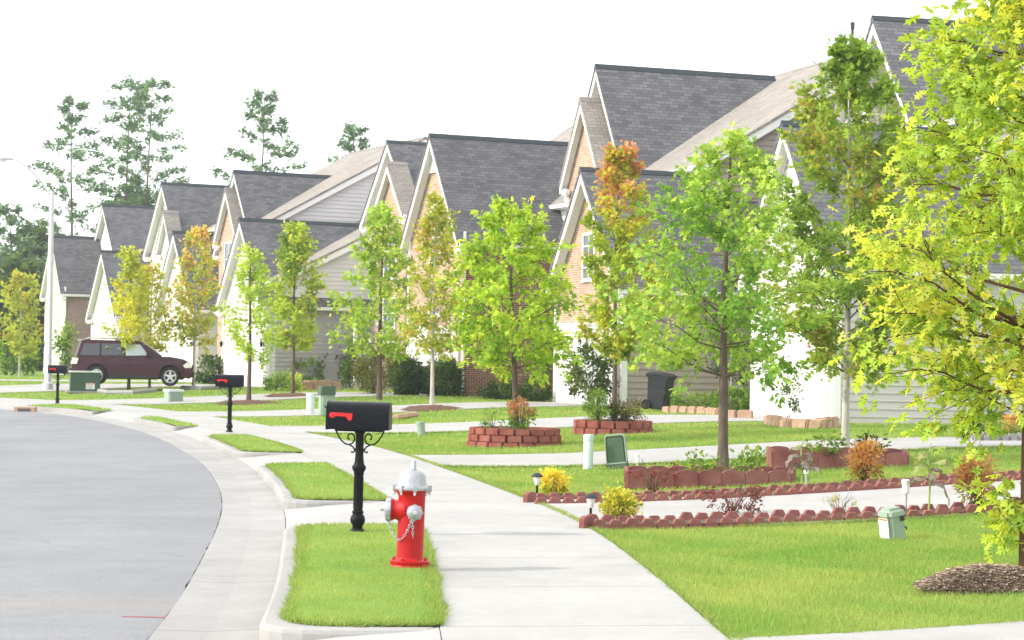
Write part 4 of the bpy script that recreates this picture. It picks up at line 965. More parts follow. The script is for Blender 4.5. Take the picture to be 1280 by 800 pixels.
def scallop_stone(mb, L=.40, Dp=.05, Hh=.15, lobes=3, M4=None, flat=False):
    P = [(-L/2, 0)]; lw = L/lobes
    for i in range(lobes):
        cx = -L/2+lw*(i+.5)
        if flat: P += [(cx-lw*.46, Hh*.62), (cx-lw*.24, Hh*.98), (cx+lw*.24, Hh*.98), (cx+lw*.46, Hh*.62)]
        else: P += [(cx+lw/2*math.cos(PI*(1-k/6))*.98, Hh*.83+Hh*.17*math.sin(PI*k/6)) for k in range(7)]
    P += [(L/2, 0)]; mb.prism(P, -Dp/2, Dp/2, M4=M4)
def edging_row(p0, p1, lab, grp, L=.36, lobes=2, Hh=.13, flat=True, zoff=0., n=None, cat_='edging stone', jit=.012):
    proto = MB(); scallop_stone(proto, L, .055, Hh+.06, lobes, flat=flat); ob = proto.build('edging_stone', M['scallop'], bev=.005); first = True
    P = np.array([p0, p1], float); D_ = np.linalg.norm(P[1]-P[0]); n = n or int(D_/L)
    for i in range(n):
        t = (i+.5)*L/D_; q = P[0]+(P[1]-P[0])*t; a = math.atan2(P[1][1]-P[0][1], P[1][0]-P[0][0])
        o = ob if first else ob.copy()
        if not first: COL.objects.link(o)
        first = False; o.location = (q[0], q[1], hgt(q[0], q[1])-.095+zoff+random.uniform(-.014,.014)); o.rotation_euler = (R(random.uniform(-7,7)), R(random.uniform(-2.5,2.5)), a+R(random.uniform(-jit*100,jit*100)))
        tag(o, lab, cat_, grp)
g1 = 'red scalloped edging stones along the near side of the driveway'; g2 = 'red scalloped edging stones along the far side of the driveway'
def along(px0, py0, px1, py1):
    a = spot(px0, py0); b = spot(px1, py1); return (a.x, a.y), (b.x, b.y)
a, b = along(738, 660, 1330, 635); edging_row(a, b, 'red scalloped edging stone in the nearer row beside the big lawn', g1)
a, b = along(729, 654, 1330, 629); edging_row((a[0],a[1]), (b[0],b[1]), 'red scalloped edging stone in the row touching the near driveway edge', g1)
a, b = along(668, 630, 1330, 597); edging_row(a, b, 'red scalloped edging stone in the row at the far driveway edge', g2)
a, b = along(668, 625, 1330, 592); edging_row(a, b, 'red scalloped edging stone in the back row before the scalloped planters', g2)
for (q0, q1, dd) in ((spot(738,660), spot(1330,635), .28), (spot(668,622), spot(1330,589), -.0)):
    mb = MB(); n = 40; vs = []
    for i in range(n+1):
        q = q0.lerp(q1, i/n); b0_ = -.02 if dd else -.30; b1_ = dd+.22 if dd else .08
        vs += [(q.x, q.y+b0_, hgt(q.x, q.y+b0_)+.03), (q.x, q.y+b1_, hgt(q.x, q.y+b1_)+.03)]
        if i % 1 == 0: NO_GRASS.append((q.x, q.y+(b0_+b1_)/2, .2))
    mb.add(vs, [(2*i, 2*i+1, 2*i+3, 2*i+2) for i in range(n)]); tag(mb.build('planting_bed', M['soil']), kind='structure')
for px, py, lab in ((733, 660, 'red edging stone set crosswise at the left end of the near edging'), (662, 628, 'red edging stone set crosswise at the left end of the far edging')):
    mb = MB(); scallop_stone(mb, .3, .06, .17, 1); o = mb.build('edging_stone', M['scallop'], bev=.005); p = spot(px, py); o.location = (p.x, p.y+.06, p.z-.04); o.rotation_euler = (0,0,R(68)); tag(o, lab, 'edging stone')
def scallop_planter(poly, lab, Hh=.25, L=.42, lobes=2, zz=-.04, m='scallop'):
    cx = sum(p[0] for p in poly)/len(poly); cy = sum(p[1] for p in poly)/len(poly); z = hgt(cx, cy)
    r = empty('scalloped_planter', (cx, cy, z), 0, lab, 'planter'); 
    for i in range(len(poly)):
        a = np.array(poly[i]); b = np.array(poly[(i+1)%len(poly)]); D_ = np.linalg.norm(b-a); n = max(1, round(D_/L)); mb = MB()
        for k in range(n):
            q = a+(b-a)*(k+.5)/n; M4 = T4(q[0]-cx, q[1]-cy, zz) @ RZ(math.atan2(b[1]-a[1], b[0]-a[0])+R(random.uniform(-2,2)))
            scallop_stone(mb, D_/n*.985, .05, Hh, lobes, M4=M4)
        mb.build('scalloped_wall', M[m], r)
    mb = MB(); s_ = [(p[0]-cx, p[1]-cy) for p in poly]; n = len(poly); mb.add([(x*.985,y*.985,.07) for x,y in s_]+[(x*.985,y*.985,-.05) for x,y in s_], [tuple(range(n))]+[(i,(i+1)%n,n+(i+1)%n,n+i) for i in range(n)]); mb.build('soil_fill', M['soil'], r)
    for i in range(9):
        t = i/8; NO_GRASS.append((poly[0][0]*(1-t)+poly[1][0]*t+(poly[-1][0]-poly[0][0])*.5, poly[0][1]*(1-t)+poly[1][1]*t+(poly[-1][1]-poly[0][1])*.5, np.hypot(poly[-1][0]-poly[0][0], poly[-1][1]-poly[0][1])*.5))
    return r
a, b = along(783, 611, 988, 602); dy_ = 1.15
scallop_planter([a, b, (b[0]+.2, b[1]+dy_), (a[0]+.05, a[1]+dy_)], 'long low scalloped red planter around the dark trunk with leafy plants', L=.34, lobes=1)
a, b = along(966, 586, 1134, 581)
scallop_planter([a, b, (b[0]+.2, b[1]+1.5), (a[0]+.1, a[1]+1.5)], 'scalloped red planter behind the sunflower, around the pale maple trunk', L=.34, lobes=1, Hh=.27)

def stone_row(pts, lab, grp, m='stone', L=.30, Dp=.16, Hh=.22):
    P = np.array([[q.x, q.y] for q in pts]); La = arclen(P); n = int(La[-1]/L)
    for i in range(n):
        s_ = (i+.5)*L; q = np.array([np.interp(s_, La, P[:,0]), np.interp(s_, La, P[:,1])]); q2 = np.array([np.interp(s_+.05, La, P[:,0]), np.interp(s_+.05, La, P[:,1])]); a = math.atan2(*(q2-q)[::-1])
        mb = MB(); hh = Hh*random.uniform(.88,1.12); mb.box(-L*.48, L*.48, -Dp/2, Dp/2, -.05, hh, bev=.035); o = mb.build('edging_stone', M[m])
        o.location = (q[0], q[1], hgt(q[0], q[1])); o.rotation_euler = (R(random.uniform(-4,4)), R(random.uniform(-4,4)), a+R(random.uniform(-6,6))); tag(o, lab, 'edging stone', grp)
stone_row([spot(828, 515), spot(880, 517), spot(900, 519)], 'small tan edging stone in front of the low hedge by the brown siding', 'tan stones edging the hedge bed', Hh=.17)
stone_row([spot(900, 522), spot(942, 523)], 'larger orange tan edging stone at the end of the hedge bed', 'larger tan stones near the white garage corner', Hh=.22, L=.42)
stone_row([spot(962, 530), spot(985, 534), spot(1020, 535), spot(1046, 533)], 'rough tan stone edging the bed of the bush by the white garage', 'rough tan stones by the white garage', Hh=.20, L=.42, Dp=.3)
stone_row([spot(365, 487), spot(425, 487)], 'tan block of the low wall before the far shrubs', 'tan blocks of the far low wall', Hh=.36, L=.55, Dp=.25)
stone_row([spot(1214, 551), spot(1290, 551)], 'pale ribbed edging block at the foot of the right-hand flower bed', 'pale ribbed blocks on the right', m='gutter', Hh=.14, L=.2, Dp=.12)
def low_kerb(pts, lab, hh=.14, m='gutter'):
    mb = MB(); mb.tube([(q.x, q.y, q.z+hh*.3) for q in pts], hh*.75, 6); o = mb.build('low_kerb', M[m]); tag(o, lab, 'garden edging')
low_kerb([spot(124, 490), spot(135, 492), spot(165, 492), spot(194, 489)], 'low curved grey garden edging under the young tree before the car')
low_kerb([spot(228, 486), spot(250, 487), spot(281, 485)], 'low grey garden edging to the right of the pale ribbed utility box')
low_kerb([spot(456, 521), spot(468, 525), spot(495, 524), spot(520, 520)], 'low reddish edging of the mulch bed right of the nearest mailbox', .12, 'stone')

# solar path lights
def solar(px, py, lab, style='black', s=1.0, lean=0):
    p = spot(px, py); r = empty('solar_light', (p.x,p.y,p.z), 0, lab, 'garden light', 'solar path lights in the driveway beds'); r.scale = (s,s,s); r.rotation_euler = (0,R(lean),0)
    if style == 'black':
        mb = MB(); mb.lathe([(.014,0),(.014,.16)], 8); mb.build('stake', M['black'], r)
        mb = MB(); mb.lathe([(.022,.16),(.030,.17),(.050,.26),(.048,.27)], 14); mb.build('glass', M['lens'], r, smooth=True)
        mb = MB(); mb.lathe([(.075,.268),(.078,.275),(.055,.30),(.03,.315),(.01,.32)], 16); mb.build('cap', M['plastic_dark'], r, smooth=True)
    else:
        mb = MB(); mb.lathe([(.018,0),(.018,.20)], 8); mb.build('stake', M['steel'], r)
        mb = MB(); mb.lathe([(.035,.20),(.040,.205),(.040,.30),(.036,.305)], 14); mb.build('glass', M['lens'], r, smooth=True)
        mb = MB(); mb.lathe([(.046,.305),(.046,.345),(.03,.355)], 14); mb.build('cap', M['wplastic'], r, smooth=True)
solar(671, 622, 'black capped solar light at the left end of the far edging by the yellow shrub')
solar(738, 653, 'black capped solar light at the left end of the near edging by the yellow shrub')
solar(796, 592, 'pale solar light left of the long scalloped planter', 'pale', .85)
solar(1007, 607, 'pale solar light below the wilted sunflower leaves', 'pale', .8)
solar(1131, 640, 'grey stemmed solar light behind the leaning pale green pedestal', 'pale', 1.05)
# orange pot at the right
p = spot(1266, 543, .0); pr = empty('flower_pot', (p.x,p.y+.3,p.z), 0, 'orange terracotta flower pot in the bed at the right edge', 'flower pot')
mb = MB(); mb.lathe([(.12,0),(.19,.33),(.21,.33),(.21,.40),(.18,.40),(.17,.34)], 20); mb.build('pot', M['terracotta'], pr, smooth=True)
mb = MB(); mb.lathe([(.01,.35),(.17,.36),(.01,.37)], 12); mb.build('soil_fill', M['soil'], pr)

# ------------------------------------------------------------------ trees and plants
def leaf_shape(kind):
    if kind == 'oak':
        o = [(0,0),(.13,-.04),(.28,-.20),(.34,-.07),(.50,-.33),(.58,-.08),(.76,-.24),(.82,-.07),(1.0,0),(.82,.07),(.76,.24),(.58,.08),(.50,.33),(.34,.07),(.28,.20),(.13,.04)]
    elif kind == 'maple':
        o = [(0,0),(.12,-.28),(.34,-.20),(.50,-.50),(.58,-.18),(1.0,0),(.58,.18),(.50,.50),(.34,.20),(.12,.28)]
    elif kind == 'oval': o = [(0,0),(.3,-.22),(.7,-.2),(1,0),(.7,.2),(.3,.22)]
    elif kind == 'needle': o = [(0,0),(.5,-.16),(1,.0),(.5,.16)]
    elif kind == 'tuft': o = [(0,0),(.35,-.45),(.45,-.12),(1,-.25),(.75,.05),(.9,.4),(.45,.2),(.2,.42)]
    o = np.array(o); n = len(o); c = np.array([[.45,0]]); v = np.vstack([c, o]); z = -.18*np.abs(v[:,1])-.16*(v[:,0]-.3)**2
    V = np.column_stack([v, z]); F = np.array([(0, 1+i, 1+(i+1)%n) for i in range(n)]); return V, F
def leaves_mesh(name, P, Dr, size, kind, cols, m, parent, rng, flat=.55, droop=.25, loc=None):
    n = len(P); LV, LF = leaf_shape(kind); k = len(LV)
    d = Dr+rng.normal(0,.55,(n,3)); d[:,2] -= droop; d /= np.linalg.norm(d, axis=1)[:,None]
    up = rng.normal(0,flat,(n,3)); up[:,2] += 1; s_ = np.cross(up, d); s_ /= np.linalg.norm(s_, axis=1)[:,None]+1e-9; nn = np.cross(d, s_)
    sz = size*rng.uniform(.65,1.25,n)
    V = P[:,None,:]+sz[:,None,None]*(LV[None,:,0,None]*d[:,None,:]+LV[None,:,1,None]*s_[:,None,:]+LV[None,:,2,None]*nn[:,None,:])
    F = (np.arange(n)*k)[:,None,None]+LF[None]
    C = np.repeat(cols[:,None,:], k, 1)
    return npmesh(name, V.reshape(-1,3), F.reshape(-1,3), m, C.reshape(-1,3), parent, loc)
def pick_cols(P, pal, rng, H, top=None):
    n = len(P); w_ = np.array([c[1] for c in pal]); w_ = w_/w_.sum(); A = np.array([c[0] for c in pal])
    # clumpy choice: low frequency field + noise
    f = np.sin(P[:,0]*2.3+P[:,2]*1.7)+np.sin(P[:,1]*2.9-P[:,2]*2.1+1)+rng.normal(0,1.0,n); r_ = np.argsort(np.argsort(f))/n
    i = np.searchsorted(np.cumsum(w_), r_*.9999); c = A[np.clip(i, 0, len(A)-1)]
    if top is not None:
        tc, z0, z1 = top; k = (((P[:,2]/H-z0)/(z1-z0)+.35*np.sin(P[:,0]*5+P[:,2]*3)*np.cos(P[:,1]*4)) > rng.random(n))[:,None]; c = np.where(k, np.array(tc)*(.8+.4*rng.random((n,1))), c)
    return c*rng.uniform(.75,1.25,(n,1))
def tree(name, label, base, H, prof, leaf='maple', size=.10, n=3000, pal=(((.14,.25,.04),1),), top=None, tr=.05, bark='bark', limbs=34, elev=(25,60), droop=.25, seed=1,
         sig=.5, lean=(0,0), group=None, cat_='tree', zlimb0=None, twl=(.22,.5), matl='leaf', flat=.55, shape=(1,1), sub=7, wig=.04, extra=None, limbr=.35, flatten=1.0):
    rng = np.random.default_rng(seed); base = Vector(base); root = empty(name, base, 0, label, cat_, group)
    zs = np.array([p[0] for p in prof]); rs = np.array([p[1] for p in prof]); z0 = zs[0]; R_ = rs.max()
    tw = [(0,0)]; m = 12
    TP = []
    for i in range(m+1):
        t = i/m; TP.append(Vector((lean[0]*t+wig*math.sin(t*5+seed)*t, lean[1]*t+wig*math.cos(t*4+seed*2)*t, t*H*.97-.06*(i == 0))))
    def tp(z):
        t = max(0, min(.999, z/(H*.97)))*m; i = int(t); return TP[i].lerp(TP[i+1], t-i)
    rad = [tr*(1.35 if i == 0 else 1)*(1-.88*(i/m)**1.1)+.004 for i in range(m+1)]
    mb = MB(); mb.tube(TP, rad, 10 if tr > .03 else 7); mb.build('trunk', M[bark], root, smooth=True)
    A = []; Dd = []; mb = MB()
    zl0 = zlimb0 if zlimb0 is not None else z0
    for i in range(limbs):
        f = (i+rng.uniform(0,.9))/limbs; zz = z0+(zs[-1]-z0)*f; az = i*2.39996+rng.normal(0,.35); e = R(rng.uniform(*elev))
        r_need = max(.06*R_, float(np.interp(zz, zs, rs))*rng.uniform(.62,1.0)); zs0 = float(np.clip(zz-r_need*math.tan(e), zl0*.9, zs[-1]*.965))
        p0 = tp(zs0); p3 = p0+Vector((math.cos(az)*r_need*shape[0], math.sin(az)*r_need*shape[1], zz-zs0)); p1 = p0.lerp(p3, .4)+Vector((0,0,-.04*r_need if e > 0 else .1)); p2 = p0.lerp(p3, .72)+Vector((rng.normal(0,.05)*r_need, rng.normal(0,.05)*r_need, .03*r_need))
        lr = min(tr*.5, .006+.016*limbr*r_need); mb.tube([p0,p1,p2,p3], [lr,lr*.75,lr*.5,lr*.2+.001], 5, caps=False)
        Ld = (p3-p0); LL = Ld.length
        for k in range(sub+1):
            t = .28+.72*(k/sub)**.85
            q = p0.lerp(p1, t/.4) if t < .4 else (p1.lerp(p2, (t-.4)/.32) if t < .72 else p2.lerp(p3, (t-.72)/.28))
            d = Ld.normalized()+Vector(rng.normal(0,.75,3)); d.z = d.z*flatten+.12*flatten; d.normalize(); L_ = rng.uniform(*twl)*R_*(.55+.45*LL/R_)*(1.1-.35*t)
            e_ = q+d*L_; mb.tube([q, q.lerp(e_,.5)+Vector(rng.normal(0,.02,3)), e_], [lr*.35,lr*.22,.0015], 4, caps=False)
            for s_ in np.linspace(.25,1.05,5): A.append(q.lerp(e_, float(s_))); Dd.append(d)
    if extra:
        for (q0, q1) in extra:
            q0 = Vector(q0); q1 = Vector(q1); mb.tube([q0, q0.lerp(q1,.5)-Vector((0,0,.03)), q1], [.008,.005,.002], 5, caps=False)
            for s_ in np.linspace(.3,1.05,10): A += [q0.lerp(q1, float(s_))]; Dd += [(q1-q0).normalized()]
    mb.build('branches', M[bark if bark != 'bark_pale' else 'bark'], root)
    A = np.array([tuple(a) for a in A]); Dd = np.array([tuple(a) for a in Dd]); idx_ = rng.integers(0, len(A), n)
    P = A[idx_]+rng.normal(0, size*sig, (n,3)); P[:,2] -= size*.12
    c = pick_cols(P, pal, rng, H, top)
    leaves_mesh('crown', P, Dd[idx_]*.8, size, leaf, c, M[matl], root, rng, flat, droop)
    return root
def ptop(base, px, py): q = at(px, base.y, None, py); return q.z-base.z
def px2m(Y, d): return d/FPX*Y

YG = (((.36,.50,.08),3),((.48,.58,.09),3),((.24,.37,.06),1.4),((.58,.60,.12),1.2))
GG = (((.18,.34,.06),3),((.28,.44,.09),4),((.40,.53,.12),2.5))
SG = 'young street trees between pavement and houses'
# the big oak at the right edge
b = spot(1279, 706); k = b.y/FPX
tree('oak_tree', 'large bright yellow green oak at the right edge, trunk in the straw mulch', b, 5.3,
  [(1.4,.5),(1.6,1.05),(1.95,1.22),(2.5,1.50),(3.0,1.36),(3.5,1.12),(4.0,.92),(4.5,.82),(4.85,.4),(5.2,.1)], leaf='oak', size=.158, n=9300, pal=YG, tr=.036, bark='bark_red', limbs=64, elev=(-2,24), droop=.35, seed=5, sig=.62, group=None, sub=8, limbr=.6,
  extra=[((0,0,.55),(-.28,.05,.66)),((0,0,.45),(-.16,-.1,.28)),((0,0,.3),(-.22,.0,.45)),((0,0,1.7),(-.95,-.15,1.2)),((0,0,1.8),(-1.05,.1,1.32)),((0,0,1.6),(-.7,-.3,1.18))])
b = spot(903, 590)
tree('maple_tree', 'light green tree with dark trunk standing in the long scalloped planter', b, ptop(b,903,172), [(1.6,.9),(1.9,1.4),(2.5,1.62),(3.1,1.5),(3.7,1.15),(4.3,.8),(4.9,.2)], leaf='maple', size=.105, n=9500, pal=GG, tr=.078, limbs=40, elev=(5,38), droop=.35, seed=9, group=SG)
b = spot(1056, 567)
tree('maple_tree', 'tall oval darker green maple with pale trunk, just left of the big oak', b, ptop(b,1056,62), [(1.5,.9),(2.2,1.3),(3.2,1.42),(4.2,1.3),(5.3,1.05),(6.2,.6),(6.9,.2)], leaf='maple', size=.115, n=16000, pal=(((.17,.28,.05),3),((.23,.35,.065),4),((.33,.41,.08),2.5),((.34,.22,.08),.4)), tr=.062, bark='bark_pale', limbs=56, elev=(22,52), droop=.2, seed=12, group=SG)
b = Vector((P3.x, P3.y, P3.z+.2)); b = Vector((at(768, b.y, b.z).x, b.y, b.z))
tree('maple_tree', 'red-topped yellow green tree in the low two-course block planter', b, ptop(b,765,190), [(1.5,.3),(2.0,.8),(2.8,.95),(3.6,.8),(4.5,.72),(5.3,.5),(6.1,.12)], leaf='maple', size=.115, n=8500, pal=(((.26,.37,.045),3),((.42,.48,.06),3),((.50,.42,.07),.5)), top=((.52,.25,.16),.72,1.12), tr=.055, limbs=40, elev=(30,62), seed=21, group=SG)
b = Vector((at(646, P4.y, P4.z).x, P4.y, P4.z+.25))
tree('maple_tree', 'bushy bright green tree growing from the round red block planter', b, ptop(b,655,232), [(1.3,.7),(1.6,1.2),(2.2,1.36),(2.9,1.22),(3.5,.98),(4.1,.62),(4.5,.25)], leaf='maple', size=.12, n=8200, pal=(((.33,.50,.06),4),((.46,.57,.08),4),((.22,.38,.05),2)), tr=.06, limbs=34, elev=(5,40), seed=33, group=SG, shape=(1.05,1), lean=(-.22,0))
b = spot(540, 508)
tree('young_tree', 'slim olive yellow young tree with pale trunk before the arched window gable', b, ptop(b,548,243), [(1.7,.5),(2.3,1.05),(3.2,1.1),(4.3,.8),(5.4,.6),(6.3,.15)], leaf='maple', size=.15, n=3800, pal=(((.36,.40,.06),3),((.27,.37,.05),3),((.48,.42,.08),1.2)), tr=.06, bark='bark_pale', limbs=34, elev=(25,60), seed=41, group=SG)
b = spot(474, 499)
tree('young_tree', 'light green young tree behind the nearest mailbox, leaning over the far shrubs', b, ptop(b,478,258), [(1.6,.9),(2.4,1.7),(3.2,1.6),(4.2,1.05),(5.5,.8),(6.5,.2)], leaf='maple', size=.17, n=4600, pal=(((.32,.48,.09),4),((.44,.54,.09),3),((.20,.33,.06),2)), tr=.09, limbs=34, elev=(8,45), seed=47, group=SG)
b = spot(366, 494)
tree('young_tree', 'dense yellow green young tree with brown mulch ring, right of the middle mailbox', b, ptop(b,362,280), [(1.9,.6),(2.6,1.1),(3.6,1.15),(4.6,.9),(5.5,.65),(6.3,.2)], leaf='maple', size=.17, n=4600, pal=(((.34,.46,.07),4),((.44,.50,.09),2),((.20,.32,.06),2)), tr=.065, limbs=34, elev=(30,62), seed=52, group=SG)
b = spot(311, 503)
tree('young_tree', 'sparse light green young tree directly right of the middle mailbox', b, ptop(b,318,308), [(1.5,.5),(2.0,1.1),(2.8,1.0),(3.6,.7),(4.4,.5),(5.2,.15)], leaf='maple', size=.15, n=2400, pal=(((.34,.48,.09),4),((.42,.54,.1),3)), tr=.075, limbs=26, elev=(15,48), seed=57, group=SG)
b = spot(242, 485)
tree('young_tree', 'orange-tipped young tree with pale trunk at the nose of the parked car', b, ptop(b,238,288), [(1.9,.6),(2.8,1.0),(3.8,1.0),(4.8,.75),(5.8,.55),(6.6,.15)], leaf='maple', size=.17, n=2900, pal=(((.50,.46,.09),2),((.42,.48,.08),3),((.32,.42,.08),3)), top=((.54,.40,.16),.5,1.35), tr=.06, bark='bark_pale', limbs=30, elev=(30,64), seed=61, group=SG)
b = spot(187, 486)
tree('young_tree', 'small yellow green young tree with pale trunk in front of the car door', b, ptop(b,186,330), [(1.6,.4),(2.2,1.0),(3.2,1.0),(4.2,.7),(5.0,.2)], leaf='maple', size=.16, n=1900, pal=(((.46,.50,.07),3),((.36,.44,.07),3),((.52,.36,.07),1)), tr=.05, bark='bark_pale', limbs=24, elev=(15,50), seed=66, group=SG)
b = spot(161, 488)
tree('young_tree', 'yellow young tree with dark trunk and long top shoot in front of the car', b, ptop(b,160,298), [(1.7,.6),(2.2,1.3),(3.0,1.35),(3.8,.9),(4.6,.35),(5.6,.15)], leaf='maple', size=.16, n=2600, pal=(((.52,.54,.07),3),((.38,.46,.07),3)), tr=.06, limbs=26, elev=(8,45), seed=69, group=SG)
b = at(24, 112, .35)
tree('young_tree', 'young yellow green tree at the far left before the blue grey house', b, ptop(b,26,335), [(1.4,.5),(2.2,1.0),(3.4,1.1),(4.6,.9),(5.6,.3)], leaf='maple', size=.22, n=2200, pal=(((.42,.48,.09),3),((.32,.40,.08),3),((.48,.40,.1),1)), tr=.06, bark='bark_pale', limbs=26, elev=(35,65), seed=73, group=SG)

# mulch mounds
def mound(px, py, rx, ry, hh, lab, m='mulch', straw=0, seed=1, z=None):
    p = spot(px, py); rng = np.random.default_rng(seed); mb = MB(); n, r_ = 28, 7; vs = [(0,0,hh)]
    for i in range(1, r_+1):
        for k in range(n):
            t = i/r_; a = 2*PI*k/n; w_ = 1+.12*math.sin(3*a+seed)+.07*math.sin(7*a); vs.append((rx*t*w_*math.cos(a), ry*t*w_*math.sin(a), hh*(1-t**2.2)+(rng.normal(0,.012) if i < r_ else 0)-.02*(i == r_)))
    fs = [(0, 1+k, 1+(k+1)%n) for k in range(n)]+[(1+(i-1)*n+k, 1+i*n+k, 1+i*n+(k+1)%n, 1+(i-1)*n+(k+1)%n) for i in range(1, r_) for k in range(n)]
    mb.add(vs, fs); root = empty('mulch_mound', p, 0, lab, 'mulch bed'); mb.build('mound', M[m], root, smooth=True); NO_GRASS.append((p.x, p.y, min(rx, ry)*.93))
    if straw:
        a = rng.uniform(0,2*PI,straw); t = np.sqrt(rng.random(straw))*1.03; w0 = 1+.12*np.sin(3*a+seed)+.07*np.sin(7*a); x = rx*t*np.cos(a)*w0; y = ry*t*np.sin(a)*w0; z = np.clip(hh*(1-t**2.2), 0, 9)+rng.uniform(.004,.022,straw)
        P = np.column_stack([x,y,z]); an = rng.uniform(0,PI,straw); L = rng.uniform(.04,.11,straw)
        d = np.column_stack([np.cos(an), np.sin(an), rng.normal(.0,.13,straw)])*L[:,None]; w_ = np.column_stack([-np.sin(an), np.cos(an), rng.normal(0,.5,straw)])*.0032
        V = np.stack([P-d/2-w_, P-d/2+w_, P+d/2+w_, P+d/2-w_], 1).reshape(-1,3); F = np.arange(len(V)).reshape(-1,4)
        pal = np.array([(.42,.31,.24),(.34,.25,.20),(.48,.38,.31),(.28,.20,.16),(.36,.33,.20)]); c = pal[rng.integers(0,5,straw)]*rng.uniform(.8,1.15,(straw,1))
        npmesh('straw', V, F, M['strawm'], np.repeat(c,4,0), root)['kind'] = 'stuff'
    return root
mound(1240, 734, .58, .32, .155, 'grey brown straw mulch mound at the foot of the big oak', m='strawbase', straw=20000, seed=3)
mound(540, 512, .95, .8, .13, 'brown mulch ring around the slim olive young tree')
mound(470, 522, 1.0, .7, .10, 'reddish brown mulch bed right of the nearest mailbox')
mound(311, 504, 1.2, .9, .10, 'brown mulch ring under the sparse light green tree')
mound(366, 495, 1.1, .9, .10, 'brown mulch ring under the dense yellow green tree')

# bushes
def bush(name, label, p, w_, hh, leaf, size, n, pal, seed=1, stems=9, zc=.55, shell=.55, tr=.012, flat=.8, cat_='shrub', group=None, bark='bark', dx=1, matl='leaf', box=False, droop=.1, top=None):
    rng = np.random.default_rng(seed); root = empty(name, p, 0, label, cat_, group); mb = MB()
    for i in range(stems):
        a = rng.uniform(0,2*PI); e = Vector((math.cos(a)*w_*rng.uniform(.2,.8)/2, math.sin(a)*w_*rng.uniform(.2,.8)/2, hh*rng.uniform(.6,.95)))
        mb.tube([(rng.normal(0,.03),rng.normal(0,.03),-.04), tuple(e*.5+Vector(rng.normal(0,.03,3))), tuple(e)], [tr,tr*.7,tr*.2], 5, caps=False)
    mb.build('stems', M[bark], root)
    k = max(8, int(n/26)); v = rng.normal(0,1,(k,3)); v /= np.linalg.norm(v, axis=1)[:,None]; r_ = rng.uniform(shell,1,k)**.6
    if box: v = v/np.maximum(np.abs(v).max(1)[:,None], .001)*.92; 
    lump = 1+.16*np.sin(v[:,0]*4+seed)+.14*np.sin(v[:,2]*5+seed*2)
    C = v*r_[:,None]*lump[:,None]*np.array([w_/2*dx, w_/2, hh*(1-zc+.45)/2]); C[:,2] += hh*zc; C[:,2] = np.clip(C[:,2], size*.3, None)
    i = rng.integers(0, k, n); P = C[i]+rng.normal(0,size*.75,(n,3)); P[:,2] = np.clip(P[:,2], .01, None); d = v[i]
    c = pick_cols(P*2, pal, rng, hh, top)
    leaves_mesh('foliage', P, d, size, leaf, c, M[matl], root, rng, flat, droop)
    return root
DG = (((.035,.075,.025),3),((.06,.11,.03),3),((.10,.17,.04),1.5)); MG = (((.11,.21,.04),3),((.19,.31,.06),3),((.28,.40,.08),1))
bush('shrub', 'yellow variegated shrub at the left end of the far edging', spot(692, 621), .28, .30, 'oval', .055, 900, (((.42,.42,.05),4),((.20,.27,.03),3),((.58,.55,.14),2)), 3, top=((.62,.55,.08),.8,1.2))
bush('shrub', 'yellow variegated shrub at the left end of the near edging', spot(773, 652), .26, .32, 'oval', .055, 1000, (((.45,.44,.05),3),((.20,.28,.03),2),((.58,.55,.14),3)), 4)
bush('shrub', 'sparse dark red shrub in front of the long planter', spot(818, 617), .75, .50, 'oval', .035, 330, (((.14,.03,.03),3),((.20,.06,.045),2)), 5, stems=22, tr=.006, bark='bark_red')
bush('shrub', 'sparse purplish red shrub in the near edging bed', spot(915, 644), .72, .38, 'oval', .042, 620, (((.12,.04,.045),3),((.20,.07,.075),2),((.10,.10,.05),1)), 6, stems=20, tr=.006, bark='bark_red')
bush('shrub', 'pale tiny-flowered wispy plant in the near edging bed', spot(1050, 642), .5, .26, 'oval', .025, 320, (((.45,.45,.38),3),((.25,.30,.14),2)), 7, stems=16, tr=.004)
bush('shrub', 'feathery orange green shrub before the second scalloped planter', spot(1083, 601), .42, .44, 'needle', .075, 1500, (((.30,.26,.07),3),((.40,.24,.09),3),((.18,.26,.06),2)), 8, top=((.42,.24,.09),.5,1.2), stems=14)
bush('shrub', 'upright orange topped green shrub near the right edge', spot(1219, 636), .36, .58, 'needle', .07, 1500, (((.14,.20,.05),3),((.24,.22,.05),3)), 9, top=((.34,.20,.09),.4,1.05), stems=12, tr=.01)
# leafy plants inside planters
def in_planter(px, py, lab, w_, hh, pal, sd_, zoff=.1, size=.09, n=160, Yoff=.5): p = spot(px, py); bush('leafy_plant', lab, Vector((at(px, p.y+Yoff, 0).x, p.y+Yoff, p.z+zoff)), w_, hh, 'oval', size, n, pal, sd_, stems=6, tr=.005, cat_='plant')
in_planter(872, 608, 'low leafy green plant left of the dark trunk inside the long planter', .42, .26, MG, 11)
in_planter(935, 606, 'low leafy plant right of the dark trunk with a white bloom', .60, .28, MG, 12, n=230)
in_planter(1030, 586, 'leafy green plant inside the second scalloped planter', .5, .45, MG, 13)
in_planter(1092, 584, 'small dark green plant at the back of the second scalloped planter', .5, .40, DG, 14)
bush('shrub', 'green shrub with reddish tips at the right side of the round block planter', Vector((P4.x+.12,P4.y-.35,P4.z+.28)), .55, .62, 'oval', .06, 1100, MG, 15, top=((.40,.20,.10),.85,1.35), stems=14)
bush('shrub', 'thin weedy green plant at the left side of the round block planter', Vector((P4.x-.45,P4.y-.4,P4.z+.28)), .55, .42, 'oval', .05, 260, MG, 16, stems=14, tr=.005)
bush('shrub', 'round bright green shrub at the left in the low block planter', Vector((P3.x-.35,P3.y-.3,P3.z+.22)), .42, .62, 'needle', .08, 1300, MG, 17)
